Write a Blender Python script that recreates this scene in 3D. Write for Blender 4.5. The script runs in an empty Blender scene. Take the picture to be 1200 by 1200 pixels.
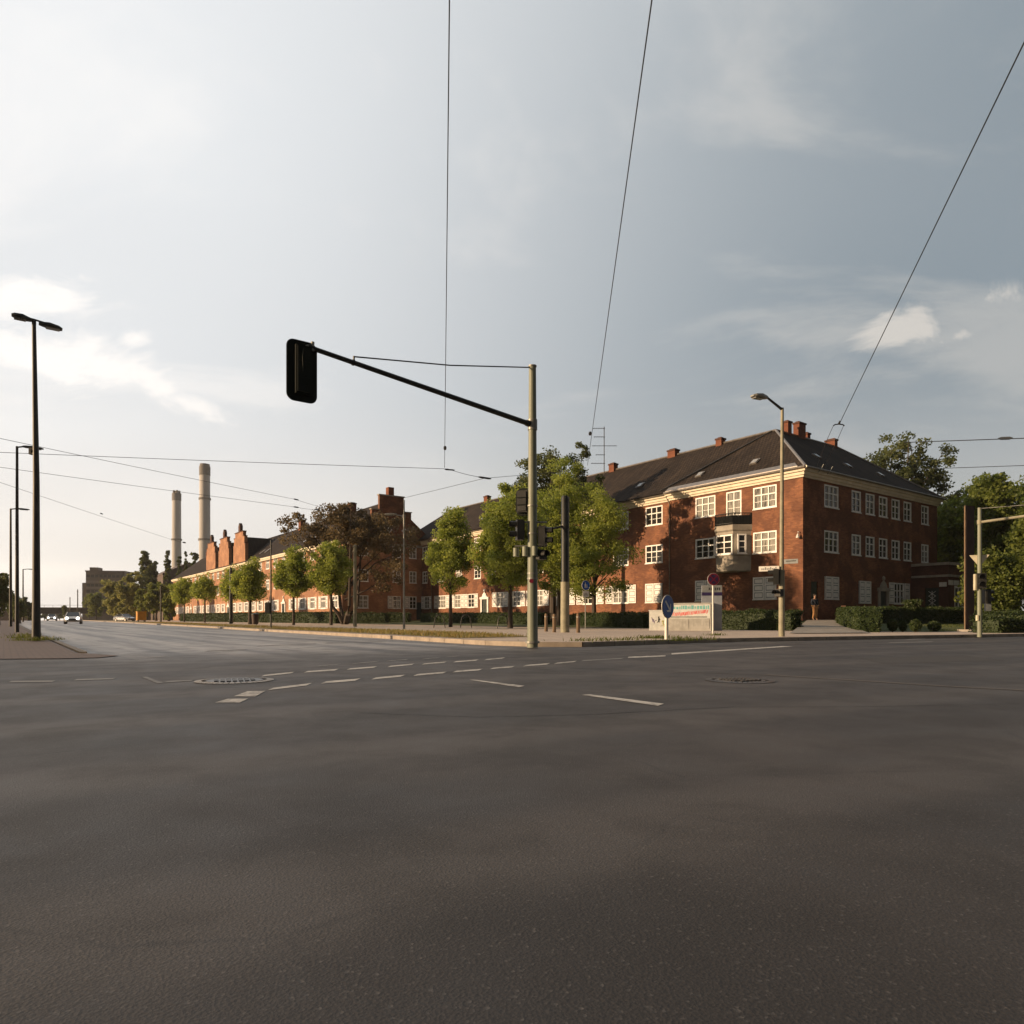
import bpy, math, random
import numpy as np
from mathutils import Vector, Matrix

# ------------------------------------------------------------------ camera, sky, sun, exposure
SC = bpy.context.scene
COL = SC.collection
F = 811.0 / 1200.0                     # focal length in frame widths
CAMZ = 0.65
cam_d = bpy.data.cameras.new("camera")
cam_d.sensor_width = 36.0
cam_d.lens = 36.0 * F
cam_d.shift_y = (727 - 600) / 1200.0
cam_d.clip_start = 0.05
cam_d.clip_end = 6000
cam = bpy.data.objects.new("camera", cam_d)
COL.objects.link(cam)
cam.location = (0, 0, CAMZ)
cam.rotation_euler = (math.radians(90), 0, 0)
SC.camera = cam

SUN_EL = math.radians(12.5)
SUN_DIR = Vector((-0.966, -0.24, 0)).normalized()          # horizontal direction towards the sun
sd = Vector((SUN_DIR.x * math.cos(SUN_EL), SUN_DIR.y * math.cos(SUN_EL), math.sin(SUN_EL)))
sun_d = bpy.data.lights.new("sun", 'SUN')
sun_d.energy = 5.0
sun_d.angle = math.radians(0.6)
sun_d.color = (1.0, 0.70, 0.42)
sun = bpy.data.objects.new("sun", sun_d)
COL.objects.link(sun)
sun.rotation_euler = sd.to_track_quat('Z', 'Y').to_euler()
sun.location = (0, 0, 60)

world = bpy.data.worlds.new("World")
SC.world = world
world.use_nodes = True
SC.view_settings.view_transform = 'Standard'
SC.view_settings.look = 'None'
SC.view_settings.exposure = 0.42
SC.view_settings.gamma = 1.0
SC.view_settings.use_curve_mapping = False
SC.cycles.max_bounces = 6
SC.cycles.transparent_max_bounces = 8


class N:
    """tiny node-tree helper"""
    def __init__(s, tree):
        s.t = tree

    def add(s, typ, ins=None, **kw):
        n = s.t.nodes.new(typ)
        for k, v in kw.items():
            setattr(n, k, v)
        for k, v in (ins or {}).items():
            sock = n.inputs[k]
            if isinstance(v, bpy.types.NodeSocket):
                s.t.links.new(v, sock)
            else:
                sock.default_value = v
        return n

    def math(s, op, a, b=0.0, c=0.0, clamp=False):
        n = s.add('ShaderNodeMath', operation=op, use_clamp=clamp)
        for i, v in enumerate((a, b, c)):
            if isinstance(v, bpy.types.NodeSocket):
                s.t.links.new(v, n.inputs[i])
            else:
                n.inputs[i].default_value = v
        return n.outputs[0]

    def mix(s, f, a, b, mode='MIX'):
        n = s.add('ShaderNodeMix', data_type='RGBA', blend_type=mode)
        for i, v in ((0, f), (6, a), (7, b)):
            if isinstance(v, bpy.types.NodeSocket):
                s.t.links.new(v, n.inputs[i])
            else:
                n.inputs[i].default_value = v
        return n.outputs[2]

    def ramp(s, f, lo, hi, smooth=True):
        n = s.add('ShaderNodeMapRange', interpolation_type='SMOOTHSTEP' if smooth else 'LINEAR')
        s.t.links.new(f, n.inputs[0])
        n.inputs[1].default_value = lo
        n.inputs[2].default_value = hi
        return n.outputs[0]


def c4(c):
    return (c[0], c[1], c[2], 1.0)


def build_world():
    t = world.node_tree
    t.nodes.clear()
    n = N(t)
    out = n.add('ShaderNodeOutputWorld')
    bg = n.add('ShaderNodeBackground')
    bg.inputs[1].default_value = 0.10
    t.links.new(bg.outputs[0], out.inputs[0])
    sky = n.add('ShaderNodeTexSky', sky_type='NISHITA', sun_disc=False)
    sky.sun_elevation = SUN_EL
    sky.sun_rotation = math.atan2(SUN_DIR.x, SUN_DIR.y)
    sky.air_density = 1.0
    sky.dust_density = 2.0
    sky.ozone_density = 1.0
    co = n.add('ShaderNodeTexCoord').outputs['Generated']
    sep = n.add('ShaderNodeSeparateXYZ', {0: co})
    X, Y, Z = sep.outputs
    # thin high overcast: a grey-blue veil, warmer and brighter towards the sun, creamy near the horizon
    dot = n.add('ShaderNodeVectorMath', {0: co, 1: (sd.x, sd.y, sd.z)}, operation='DOT_PRODUCT').outputs['Value']
    toward = n.ramp(dot, -0.62, 0.42)
    up = n.ramp(Z, 0.0, 0.34)
    veil_hi = n.mix(toward, c4((1.75, 2.17, 2.45)), c4((7.7, 7.85, 7.95)))
    veil_lo = n.mix(toward, c4((4.6, 4.4, 4.1)), c4((9.2, 8.4, 7.6)))
    veil = n.mix(up, veil_lo, veil_hi)
    base = n.mix(0.86, sky.outputs[0], veil)
    # clouds: noise on a flat layer overhead
    zc = n.math('ADD', n.math('MAXIMUM', Z, 0.0), 0.12)
    cx = n.math('DIVIDE', X, zc)
    cy = n.math('DIVIDE', Y, zc)
    cv = n.add('ShaderNodeCombineXYZ', {0: cx, 1: cy, 2: 0.37}).outputs[0]
    cm = n.add('ShaderNodeMapping', {0: cv, 2: (0, 0, 0.7), 3: (0.8, 1.25, 1.0)}).outputs[0]
    nz = n.add('ShaderNodeTexNoise', {'Vector': cm, 'Scale': 1.15, 'Detail': 10.0, 'Roughness': 0.6, 'Distortion': 0.5})
    soft = n.add('ShaderNodeTexNoise', {'Vector': cm, 'Scale': 0.42, 'Detail': 2.0})
    f1 = n.ramp(nz.outputs[0], 0.50, 0.70)
    f1 = n.math('MULTIPLY', f1, n.ramp(Z, 0.12, 0.30))
    f1 = n.math('MULTIPLY', f1, 0.75)
    cloud = n.mix(toward, c4((5.2, 4.95, 4.6)), c4((8.4, 8.1, 7.8)))
    f2 = n.ramp(soft.outputs[0], 0.35, 0.65)
    base = n.mix(n.math('MULTIPLY', f2, 0.22), base, c4((4.0, 4.1, 4.25)))
    # two brighter cloud drifts: a long one low in the west, a small one over the roof
    yy = n.math('MAXIMUM', Y, 0.08)
    uu = n.math('DIVIDE', X, yy)
    vv = n.math('DIVIDE', Z, yy)
    wisp = n.add('ShaderNodeTexNoise', {'Vector': n.add('ShaderNodeCombineXYZ', {0: uu, 1: n.math('MULTIPLY', vv, 2.2), 2: 1.7}).outputs[0], 'Scale': 6.5, 'Detail': 12.0, 'Roughness': 0.66, 'Distortion': 0.8})
    tot = None
    for u0, v0, ang, L, Wd, amt in ((-.66, .385, -14, .20, .045, 1.0), (-.52, .345, -28, .12, .025, .9), (-.72, .455, 4, .14, .05, .8), (-.545, .405, 10, .035, .016, .8), (.57, .425, 8, .085, .035, .95), (.652, .415, 0, .03, .012, .7), (.8, .47, 0, .2, .03, .5)):
        a_ = math.radians(ang)
        du, dv = n.math('SUBTRACT', uu, u0), n.math('SUBTRACT', vv, v0)
        p_ = n.math('ADD', n.math('MULTIPLY', du, math.cos(a_) / L), n.math('MULTIPLY', dv, math.sin(a_) / L))
        q_ = n.math('SUBTRACT', n.math('MULTIPLY', dv, math.cos(a_) / Wd), n.math('MULTIPLY', du, math.sin(a_) / Wd))
        e_ = n.math('MULTIPLY', n.math('EXPONENT', n.math('MULTIPLY', n.math('ADD', n.math('MULTIPLY', p_, p_), n.math('MULTIPLY', q_, q_)), -1.0)), amt)
        tot = e_ if tot is None else n.math('MAXIMUM', tot, e_)
    drift = n.ramp(n.math('ADD', tot, n.math('MULTIPLY', n.math('SUBTRACT', wisp.outputs[0], 0.5), 2.3)), 0.28, 0.95)
    drift = n.math('MULTIPLY', drift, n.ramp(tot, 0.02, 0.3))
    f1 = n.math('MAXIMUM', n.math('MULTIPLY', f1, 0.55), n.math('MULTIPLY', drift, 0.9))
    fin = n.mix(f1, base, cloud)
    # unseen sky behind the viewer is dimmed to deepen shade on the side front
    rear_dim = n.math('MULTIPLY_ADD', n.ramp(Y, -0.2, 0.56), 0.86, 0.14)
    ec = n.add('ShaderNodeCombineXYZ', {0: rear_dim, 1: rear_dim, 2: rear_dim}).outputs[0]
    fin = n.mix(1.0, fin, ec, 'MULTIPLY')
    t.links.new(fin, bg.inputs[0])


build_world()

# ------------------------------------------------------------------ frames of reference
ANG = math.atan2(0.592, 0.806)         # street frame: x = towards the brick block, y = down the main road
UX, UY = -0.592, 0.806
NX, NY = 0.806, 0.592


def W(px, d):                          # world x, y of picture column px at depth d
    return ((px - 600) * d / 811.0, d)


def G(px, py, z=0.0):                  # where a picture point meets level z
    d = 811.0 * (CAMZ - z) / (py - 727)
    return ((px - 600) * d / 811.0, d)


def to_st(x, y):                       # world -> (t, s)
    return (x * NX + y * NY, x * UX + y * UY)


def from_st(t, s):
    return (t * NX + s * UX, t * NY + s * UY)


def rise(s):
    return 0.004 * min(max(0.0, s - 45.0), 140.0)


def zrel(py, d):
    return CAMZ + (727 - py) * d / 811.0


rng = np.random.default_rng(7)
random.seed(7)

# ------------------------------------------------------------------ materials
MATS = {}


def material(name):
    m = bpy.data.materials.new(name)
    m.use_nodes = True
    m.node_tree.nodes.clear()
    n = N(m.node_tree)
    out = n.add('ShaderNodeOutputMaterial')
    p = n.add('ShaderNodeBsdfPrincipled')
    m.node_tree.links.new(p.outputs[0], out.inputs[0])
    MATS[name] = m
    return m, n, p, out


def pm(name, c1, c2=None, scale=3.0, rough=0.6, metal=0.0, bump=0.0, detail=5.0, stretch=(1, 1, 1), spec=0.5):
    m, n, p, out = material(name)
    c2 = c2 or tuple(v * 0.7 for v in c1)
    co = n.add('ShaderNodeTexCoord').outputs['Object']
    mp = n.add('ShaderNodeMapping', {0: co, 3: stretch}).outputs[0]
    nz = n.add('ShaderNodeTexNoise', {'Vector': mp, 'Scale': scale, 'Detail': detail, 'Roughness': 0.6})
    f = n.ramp(nz.outputs[0], 0.32, 0.68)
    col = n.mix(f, c4(c2), c4(c1))
    n.t.links.new(col, p.inputs['Base Color'])
    rr = n.math('MULTIPLY_ADD', nz.outputs[0], 0.25, rough - 0.12)
    n.t.links.new(rr, p.inputs['Roughness'])
    p.inputs['Metallic'].default_value = metal
    p.inputs['Specular IOR Level'].default_value = spec
    if bump:
        b = n.add('ShaderNodeBump', {'Height': nz.outputs[0], 'Strength': bump, 'Distance': 0.02})
        n.t.links.new(b.outputs[0], p.inputs['Normal'])
    return m


def brick_mat(name, ca, cb, mortar, dark):
    m, n, p, out = material(name)
    uv = n.add('ShaderNodeTexCoord').outputs['UV']
    br = n.add('ShaderNodeTexBrick', {'Vector': uv, 'Color1': c4(ca), 'Color2': c4(cb), 'Mortar': c4(mortar),
                                      'Scale': 1.0, 'Mortar Size': 0.008, 'Mortar Smooth': 0.3, 'Bias': -0.1,
                                      'Brick Width': 0.25, 'Row Height': 0.077})
    big = n.add('ShaderNodeTexNoise', {'Vector': uv, 'Scale': 0.55, 'Detail': 4.0, 'Roughness': 0.65, 'Distortion': 0.4})
    mpv = n.add('ShaderNodeMapping', {0: uv, 3: (1.1, 4.0, 1.0)}).outputs[0]
    med = n.add('ShaderNodeTexNoise', {'Vector': mpv, 'Scale': 1.8, 'Detail': 5.0, 'Roughness': 0.7})
    f1 = n.math('MULTIPLY', n.ramp(big.outputs[0], 0.38, 0.58), 0.66)
    f2 = n.math('MULTIPLY', n.ramp(med.outputs[0], 0.45, 0.65), 0.55)
    col = n.mix(f1, br.outputs['Color'], c4(dark))
    col = n.mix(f2, col, c4(dark), 'MIX')
    n.t.links.new(col, p.inputs['Base Color'])
    p.inputs['Roughness'].default_value = 0.8
    p.inputs['Specular IOR Level'].default_value = 0.25
    b = n.add('ShaderNodeBump', {'Height': br.outputs['Fac'], 'Strength': 0.35, 'Distance': 0.01}, invert=True)
    n.t.links.new(b.outputs[0], p.inputs['Normal'])
    return m


def tile_mat(name, ca, cb, dark):
    m, n, p, out = material(name)
    uv = n.add('ShaderNodeTexCoord').outputs['UV']
    br = n.add('ShaderNodeTexBrick', {'Vector': uv, 'Color1': c4(ca), 'Color2': c4(cb), 'Mortar': c4(dark),
                                      'Scale': 1.0, 'Mortar Size': 0.05, 'Mortar Smooth': 0.5, 'Brick Width': 0.30, 'Row Height': 0.40})
    big = n.add('ShaderNodeTexNoise', {'Vector': uv, 'Scale': 0.35, 'Detail': 6.0, 'Roughness': 0.7})
    mpv = n.add('ShaderNodeMapping', {0: uv, 3: (3.0, 0.4, 1.0)}).outputs[0]
    st = n.add('ShaderNodeTexNoise', {'Vector': mpv, 'Scale': 0.9, 'Detail': 4.0})
    f = n.math('MULTIPLY', n.ramp(big.outputs[0], 0.4, 0.65), 0.6)
    col = n.mix(f, br.outputs['Color'], c4(dark))
    col = n.mix(n.math('MULTIPLY', n.ramp(st.outputs[0], 0.5, 0.7), 0.35), col, c4(tuple(v * 1.5 for v in ca)))
    n.t.links.new(col, p.inputs['Base Color'])
    p.inputs['Roughness'].default_value = 0.9
    p.inputs['Specular IOR Level'].default_value = 0.12
    b = n.add('ShaderNodeBump', {'Height': br.outputs['Fac'], 'Strength': 0.5, 'Distance': 0.02}, invert=True)
    n.t.links.new(b.outputs[0], p.inputs['Normal'])
    return m


def leaf_mat(name, ca, cb, trans=0.35):
    m, n, p, out = material(name)
    at = n.add('ShaderNodeAttribute', attribute_name='tint')
    col = n.mix(at.outputs['Fac'], c4(ca), c4(cb))
    n.t.links.new(col, p.inputs['Base Color'])
    p.inputs['Roughness'].default_value = 0.55
    p.inputs['Specular IOR Level'].default_value = 0.3
    hs = n.add('ShaderNodeHueSaturation', {'Hue': 0.485, 'Saturation': 1.1, 'Value': 1.5, 'Color': col})
    tr = n.add('ShaderNodeBsdfTranslucent', {'Color': hs.outputs[0]})
    mx = n.add('ShaderNodeMixShader', {0: trans})
    n.t.links.new(p.outputs[0], mx.inputs[1])
    n.t.links.new(tr.outputs[0], mx.inputs[2])
    n.t.links.new(mx.outputs[0], out.inputs[0])
    return m


def asphalt_mat():
    m, n, p, out = material('asphalt')
    co = n.add('ShaderNodeTexCoord').outputs['Object']
    sep = n.add('ShaderNodeSeparateXYZ', {0: co})
    lane = n.add('ShaderNodeMapping', {0: co, 3: (1.0, 0.05, 1.0)}).outputs[0]
    streak = n.add('ShaderNodeTexNoise', {'Vector': lane, 'Scale': 0.9, 'Detail': 4.0, 'Roughness': 0.6})
    patch = n.add('ShaderNodeTexNoise', {'Vector': co, 'Scale': 0.35, 'Detail': 6.0, 'Roughness': 0.65, 'Distortion': 0.5})
    grit = n.add('ShaderNodeTexNoise', {'Vector': co, 'Scale': 120.0, 'Detail': 4.0, 'Roughness': 0.75})
    blot = n.add('ShaderNodeTexNoise', {'Vector': co, 'Scale': 1.7, 'Detail': 5.0, 'Roughness': 0.6, 'Distortion': 0.3})
    spots = n.add('ShaderNodeTexVoronoi', {'Vector': n.mix(0.3, co, blot.outputs['Color']), 'Scale': 0.75})
    vor = n.add('ShaderNodeTexVoronoi', {'Vector': co, 'Scale': 150.0})
    # main-road lanes paler than the crossing: older surface plus distant sheen painted in
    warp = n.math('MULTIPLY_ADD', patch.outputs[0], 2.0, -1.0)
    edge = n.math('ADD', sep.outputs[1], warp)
    sheen_s = n.ramp(edge, 10.0, 17.0)
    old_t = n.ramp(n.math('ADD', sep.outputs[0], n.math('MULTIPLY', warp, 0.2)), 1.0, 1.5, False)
    old_sheen = n.math('MULTIPLY', sheen_s, old_t)
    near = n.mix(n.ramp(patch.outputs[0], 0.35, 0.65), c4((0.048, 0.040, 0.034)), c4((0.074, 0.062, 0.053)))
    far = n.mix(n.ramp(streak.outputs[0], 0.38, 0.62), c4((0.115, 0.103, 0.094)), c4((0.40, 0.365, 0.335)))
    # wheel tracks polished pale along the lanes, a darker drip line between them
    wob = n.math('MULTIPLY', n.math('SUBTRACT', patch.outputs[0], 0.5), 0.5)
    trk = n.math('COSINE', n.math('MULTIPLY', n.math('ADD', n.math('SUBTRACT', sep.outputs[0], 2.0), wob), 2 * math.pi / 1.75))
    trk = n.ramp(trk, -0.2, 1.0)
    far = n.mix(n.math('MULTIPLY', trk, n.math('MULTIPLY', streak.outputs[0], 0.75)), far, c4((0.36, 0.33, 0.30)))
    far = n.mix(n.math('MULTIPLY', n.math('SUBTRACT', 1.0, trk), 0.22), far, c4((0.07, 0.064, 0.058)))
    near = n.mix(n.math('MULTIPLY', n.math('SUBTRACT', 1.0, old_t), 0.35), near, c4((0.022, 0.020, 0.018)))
    col = n.mix(old_sheen, near, far)
    trn = n.math('COSINE', n.math('MULTIPLY', n.math('ADD', n.math('ADD', sep.outputs[1], n.math('MULTIPLY', sep.outputs[0], 0.12)), wob), 2 * math.pi / 1.7))
    col = n.mix(n.math('MULTIPLY', n.math('MULTIPLY', n.ramp(trn, 0.0, 1.0), n.math('SUBTRACT', 1.0, old_sheen)), 0.5), col, c4((0.108, 0.093, 0.081)))
    col = n.mix(n.math('MULTIPLY', n.ramp(blot.outputs[0], 0.46, 0.66), 0.42), col, c4((0.036, 0.032, 0.029)))
    oil = n.math('MULTIPLY', n.math('SUBTRACT', 1.0, n.ramp(spots.outputs['Distance'], 0.02, 0.16)), 0.5)
    col = n.mix(oil, col, c4((0.024, 0.022, 0.02)))
    t2 = n.math('ADD', n.math('MULTIPLY', n.ramp(grit.outputs[0], 0.3, 0.75), 0.6), 0.7)
    cc = n.add('ShaderNodeCombineXYZ', {0: t2, 1: t2, 2: t2}).outputs[0]
    col = n.mix(1.0, col, cc, 'MULTIPLY')
    chips = n.math('MULTIPLY', n.ramp(vor.outputs['Color'], 0.80, 0.95), 0.30)
    col = n.mix(chips, col, c4((0.20, 0.185, 0.17)))
    # fine dark cracks
    cw = n.add('ShaderNodeTexNoise', {'Vector': co, 'Scale': 1.3, 'Detail': 3.0})
    cv = n.mix(0.25, co, cw.outputs['Color'])
    crk = n.add('ShaderNodeTexVoronoi', {'Vector': cv, 'Scale': 0.55}, feature='DISTANCE_TO_EDGE')
    cf = n.math('SUBTRACT', 1.0, n.ramp(crk.outputs['Distance'], 0.0, 0.007))
    cf = n.math('MULTIPLY', cf, n.math('MULTIPLY', n.ramp(patch.outputs[0], 0.46, 0.58), 0.5))
    col = n.mix(cf, col, c4((0.018, 0.017, 0.016)))
    n.t.links.new(col, p.inputs['Base Color'])
    rr = n.math('SUBTRACT', n.math('MULTIPLY_ADD', blot.outputs[0], 0.36, 0.44), n.math('MULTIPLY', old_sheen, 0.16))
    n.t.links.new(rr, p.inputs['Roughness'])
    p.inputs['Specular IOR Level'].default_value = 0.35
    h = n.math('ADD', grit.outputs[0], n.math('MULTIPLY', vor.outputs['Distance'], 0.8))
    b = n.add('ShaderNodeBump', {'Height': h, 'Strength': 0.32, 'Distance': 0.004})
    n.t.links.new(b.outputs[0], p.inputs['Normal'])
    return m


def paving_mat(name, ca, cb, joint, bw, bh):
    m, n, p, out = material(name)
    co = n.add('ShaderNodeTexCoord').outputs['Object']
    br = n.add('ShaderNodeTexBrick', {'Vector': co, 'Color1': c4(ca), 'Color2': c4(cb), 'Mortar': c4(joint), 'Scale': 1.0,
                                      'Mortar Size': 0.012, 'Brick Width': bw, 'Row Height': bh})
    nz = n.add('ShaderNodeTexNoise', {'Vector': co, 'Scale': 0.8, 'Detail': 6.0, 'Roughness': 0.7})
    col = n.mix(n.math('MULTIPLY', n.ramp(nz.outputs[0], 0.4, 0.65), 0.5), br.outputs['Color'], c4(tuple(v * 0.6 for v in ca)))
    n.t.links.new(col, p.inputs['Base Color'])
    p.inputs['Roughness'].default_value = 0.8
    b = n.add('ShaderNodeBump', {'Height': br.outputs['Fac'], 'Strength': 0.4, 'Distance': 0.01}, invert=True)
    n.t.links.new(b.outputs[0], p.inputs['Normal'])
    return m


def paint_mat(name, ca, worn):
    m, n, p, out = material(name)
    co = n.add('ShaderNodeTexCoord').outputs['Object']
    nz = n.add('ShaderNodeTexNoise', {'Vector': co, 'Scale': 9.0, 'Detail': 6.0, 'Roughness': 0.75})
    n2 = n.add('ShaderNodeTexNoise', {'Vector': co, 'Scale': 1.1, 'Detail': 3.0})
    f = n.ramp(n.math('ADD', nz.outputs[0], n.math('MULTIPLY', n2.outputs[0], 0.6)), 0.72, 0.98)
    n.t.links.new(n.mix(n.math('MULTIPLY', f, 0.8), c4(ca), c4(worn)), p.inputs['Base Color'])
    p.inputs['Roughness'].default_value = 0.7
    return m


def glass_mat(name, ca, rough=0.08, folds=False):
    m, n, p, out = material(name)
    co = n.add('ShaderNodeTexCoord').outputs['Object']
    nz = n.add('ShaderNodeTexNoise', {'Vector': co, 'Scale': 1.2, 'Detail': 2.0})
    col = n.mix(nz.outputs[0], c4(tuple(v * 0.5 for v in ca)), c4(ca))
    if folds:
        mp = n.add('ShaderNodeMapping', {0: co, 3: (9.0, 9.0, 0.5)}).outputs[0]
        fz = n.add('ShaderNodeTexNoise', {'Vector': mp, 'Scale': 1.6, 'Detail': 3.0})
        oi = n.add('ShaderNodeObjectInfo').outputs['Random']
        gap = n.math('GREATER_THAN', fz.outputs[0], n.math('MULTIPLY_ADD', oi, 0.22, 0.44))
        col = n.mix(n.math('MULTIPLY', gap, 0.85), col, c4((0.03, 0.03, 0.028)))
    n.t.links.new(col, p.inputs['Base Color'])
    p.inputs['Roughness'].default_value = rough
    p.inputs['Specular IOR Level'].default_value = 0.6
    b = n.add('ShaderNodeBump', {'Height': nz.outputs[0], 'Strength': 0.05, 'Distance': 0.05})
    n.t.links.new(b.outputs[0], p.inputs['Normal'])
    return m


def lamp_mat(name, c, strength):
    m, n, p, out = material(name)
    p.inputs['Base Color'].default_value = c4(c)
    p.inputs['Emission Color'].default_value = c4(c)
    p.inputs['Emission Strength'].default_value = strength
    return m


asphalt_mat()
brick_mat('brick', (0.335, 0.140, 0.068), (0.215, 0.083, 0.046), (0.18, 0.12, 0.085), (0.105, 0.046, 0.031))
brick_mat('brick_sunlit', (0.56, 0.29, 0.155), (0.42, 0.20, 0.11), (0.34, 0.25, 0.18), (0.24, 0.12, 0.075))  # row brick lightened: strong sun and haze glow put into its colour
brick_mat('brick_chimney', (0.30, 0.11, 0.055), (0.22, 0.075, 0.04), (0.17, 0.11, 0.08), (0.14, 0.05, 0.03))
brick_mat('brick_plinth', (0.17, 0.075, 0.05), (0.12, 0.05, 0.035), (0.12, 0.09, 0.07), (0.07, 0.035, 0.028))
tile_mat('roof_tiles', (0.056, 0.042, 0.033), (0.038, 0.029, 0.024), (0.014, 0.012, 0.011))
pm('cornice_paint', (0.76, 0.68, 0.54), (0.64, 0.56, 0.43), 1.5, 0.7)
pm('stone_trim', (0.42, 0.38, 0.33), (0.30, 0.27, 0.23), 2.0, 0.75)
pm('white_paint', (0.88, 0.88, 0.87), (0.78, 0.78, 0.76), 3.0, 0.5)
pm('shutter_groove', (0.33, 0.35, 0.37), (0.25, 0.27, 0.29), 4.0, 0.7)
pm('shutter_paint', (0.86, 0.85, 0.83), (0.74, 0.73, 0.71), 4.0, 0.55)
glass_mat('window_glass', (0.035, 0.035, 0.034))
glass_mat('curtained_glass', (0.40, 0.39, 0.36), 0.12, True)
glass_mat('car_glass', (0.03, 0.035, 0.04))
pm('gutter_zinc', (0.30, 0.27, 0.24), (0.20, 0.18, 0.16), 4.0, 0.45, 0.6)
pm('oriel_panel', (0.38, 0.345, 0.29), (0.27, 0.245, 0.21), 1.6, 0.7)
pm('door_paint', (0.035, 0.055, 0.045), (0.02, 0.03, 0.028), 3.0, 0.45)
pm('dark_metal', (0.020, 0.021, 0.020), (0.012, 0.013, 0.012), 6.0, 0.45)
pm('signal_plate', (0.010, 0.014, 0.012), (0.007, 0.010, 0.008), 6.0, 0.7, spec=.2)
pm('green_pole', (0.23, 0.25, 0.19), (0.17, 0.19, 0.145), 3.0, 0.5, 0.0, 0.0, 4, (1, 1, 0.3))
pm('galvanised', (0.34, 0.34, 0.31), (0.22, 0.22, 0.20), 6.0, 0.45, 0.3)
pm('dark_pole', (0.055, 0.055, 0.050), (0.035, 0.035, 0.032), 3.0, 0.5, 0.2)
pm('black_steel', (0.022, 0.026, 0.026), (0.014, 0.017, 0.017), 3.0, 0.5, 0.2)
pm('pale_pole', (0.33, 0.31, 0.22), (0.22, 0.21, 0.15), 3.0, 0.6)
pm('rusty_steel', (0.060, 0.030, 0.021), (0.034, 0.019, 0.015), 5.0, 0.6, 0.1, 0.1)
pm('wood_post', (0.22, 0.15, 0.09), (0.12, 0.08, 0.05), 4.0, 0.8, 0, 0.2, 5, (4, 4, 0.6))
pm('bark', (0.085, 0.066, 0.050), (0.045, 0.035, 0.028), 5.0, 0.85, 0, 0.4, 5, (3, 3, 0.6))
pm('sign_blue', (0.004, 0.09, 0.46), (0.005, 0.06, 0.30), 4.0, 0.4)
pm('sign_dark_blue', (0.03, 0.02, 0.085), (0.022, 0.014, 0.06), 4.0, 0.4)
pm('sign_red', (0.22, 0.014, 0.04), (0.16, 0.01, 0.03), 4.0, 0.4)
pm('sign_white', (0.78, 0.77, 0.74), (0.68, 0.66, 0.62), 5.0, 0.45)
pm('sign_back', (0.62, 0.58, 0.44), (0.52, 0.48, 0.36), 4.0, 0.45, 0.2)
pm('sign_grey', (0.25, 0.27, 0.28), (0.17, 0.19, 0.2), 5.0, 0.45)
pm('stele_grey', (0.30, 0.33, 0.38), (0.22, 0.25, 0.30), 2.0, 0.5)
pm('cabinet_grey', (0.44, 0.44, 0.42), (0.32, 0.32, 0.30), 3.0, 0.6)
pm('poster_teal', (0.12, 0.42, 0.42), (0.20, 0.50, 0.48), 9.0, 0.6)
pm('poster_red', (0.62, 0.12, 0.13), (0.70, 0.30, 0.28), 9.0, 0.6)
pm('poster_white', (0.66, 0.68, 0.66), (0.52, 0.55, 0.54), 4.0, 0.6)
pm('graffiti_yellow', (0.55, 0.52, 0.10), None, 6.0, 0.6)
pm('graffiti_violet', (0.30, 0.26, 0.42), None, 6.0, 0.6)
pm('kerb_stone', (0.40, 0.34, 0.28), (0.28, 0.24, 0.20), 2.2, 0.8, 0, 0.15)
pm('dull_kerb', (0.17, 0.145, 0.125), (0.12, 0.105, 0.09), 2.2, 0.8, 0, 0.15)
paving_mat('pavement_slabs', (0.64, 0.51, 0.40), (0.55, 0.44, 0.345), (0.32, 0.26, 0.20), 0.42, 0.32)
paving_mat('red_pavers', (0.155, 0.105, 0.088), (0.12, 0.085, 0.072), (0.075, 0.058, 0.05), 0.22, 0.11)
pm('path_concrete', (0.36, 0.32, 0.27), (0.26, 0.235, 0.20), 1.5, 0.85, 0, 0.2)
pm('earth', (0.14, 0.115, 0.075), (0.085, 0.085, 0.045), 0.8, 0.95, 0, 0.3)
pm('lawn_green', (0.075, 0.095, 0.028), (0.05, 0.07, 0.02), 1.4, 0.95, 0, 0.3)
pm('dry_turf', (0.26, 0.19, 0.085), (0.16, 0.13, 0.055), 0.7, 0.95, 0, 0.3)
paint_mat('road_paint', (0.55, 0.52, 0.47), (0.12, 0.11, 0.10))
paint_mat('faint_paint', (0.23, 0.22, 0.205), (0.09, 0.085, 0.08))
pm('asphalt_patch', (0.060, 0.053, 0.047), (0.040, 0.035, 0.032), 90.0, 0.75, 0, 0.25, 8)
pm('tar_seal', (0.032, 0.029, 0.027), (0.024, 0.022, 0.020), 8.0, 0.7)
paint_mat('joint_tar', (0.12, 0.10, 0.082), (0.05, 0.045, 0.04))
pm('cast_iron', (0.10, 0.095, 0.09), (0.05, 0.047, 0.045), 12.0, 0.35, 0.6)
pm('pale_cobbles', (0.42, 0.39, 0.35), (0.25, 0.23, 0.21), 9.0, 0.6)
pm('tower_concrete', (0.54, 0.53, 0.53), (0.46, 0.45, 0.45), 0.06, 0.85, 0, 0, 5, (1, 1, 0.25))
pm('tower_band', (0.19, 0.175, 0.165), (0.15, 0.14, 0.13), 0.1, 0.8)
pm('office_brown', (0.15, 0.115, 0.095), (0.11, 0.085, 0.07), 0.2, 0.8)
pm('office_band', (0.24, 0.20, 0.18), (0.18, 0.15, 0.135), 0.3, 0.7)
pm('hall_brown', (0.12, 0.085, 0.07), (0.09, 0.062, 0.052), 0.3, 0.8)
pm('bridge_steel', (0.085, 0.075, 0.068), (0.06, 0.052, 0.048), 0.6, 0.7)
pm('car_white', (0.72, 0.72, 0.72), (0.62, 0.62, 0.62), 2.0, 0.25)
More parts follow.
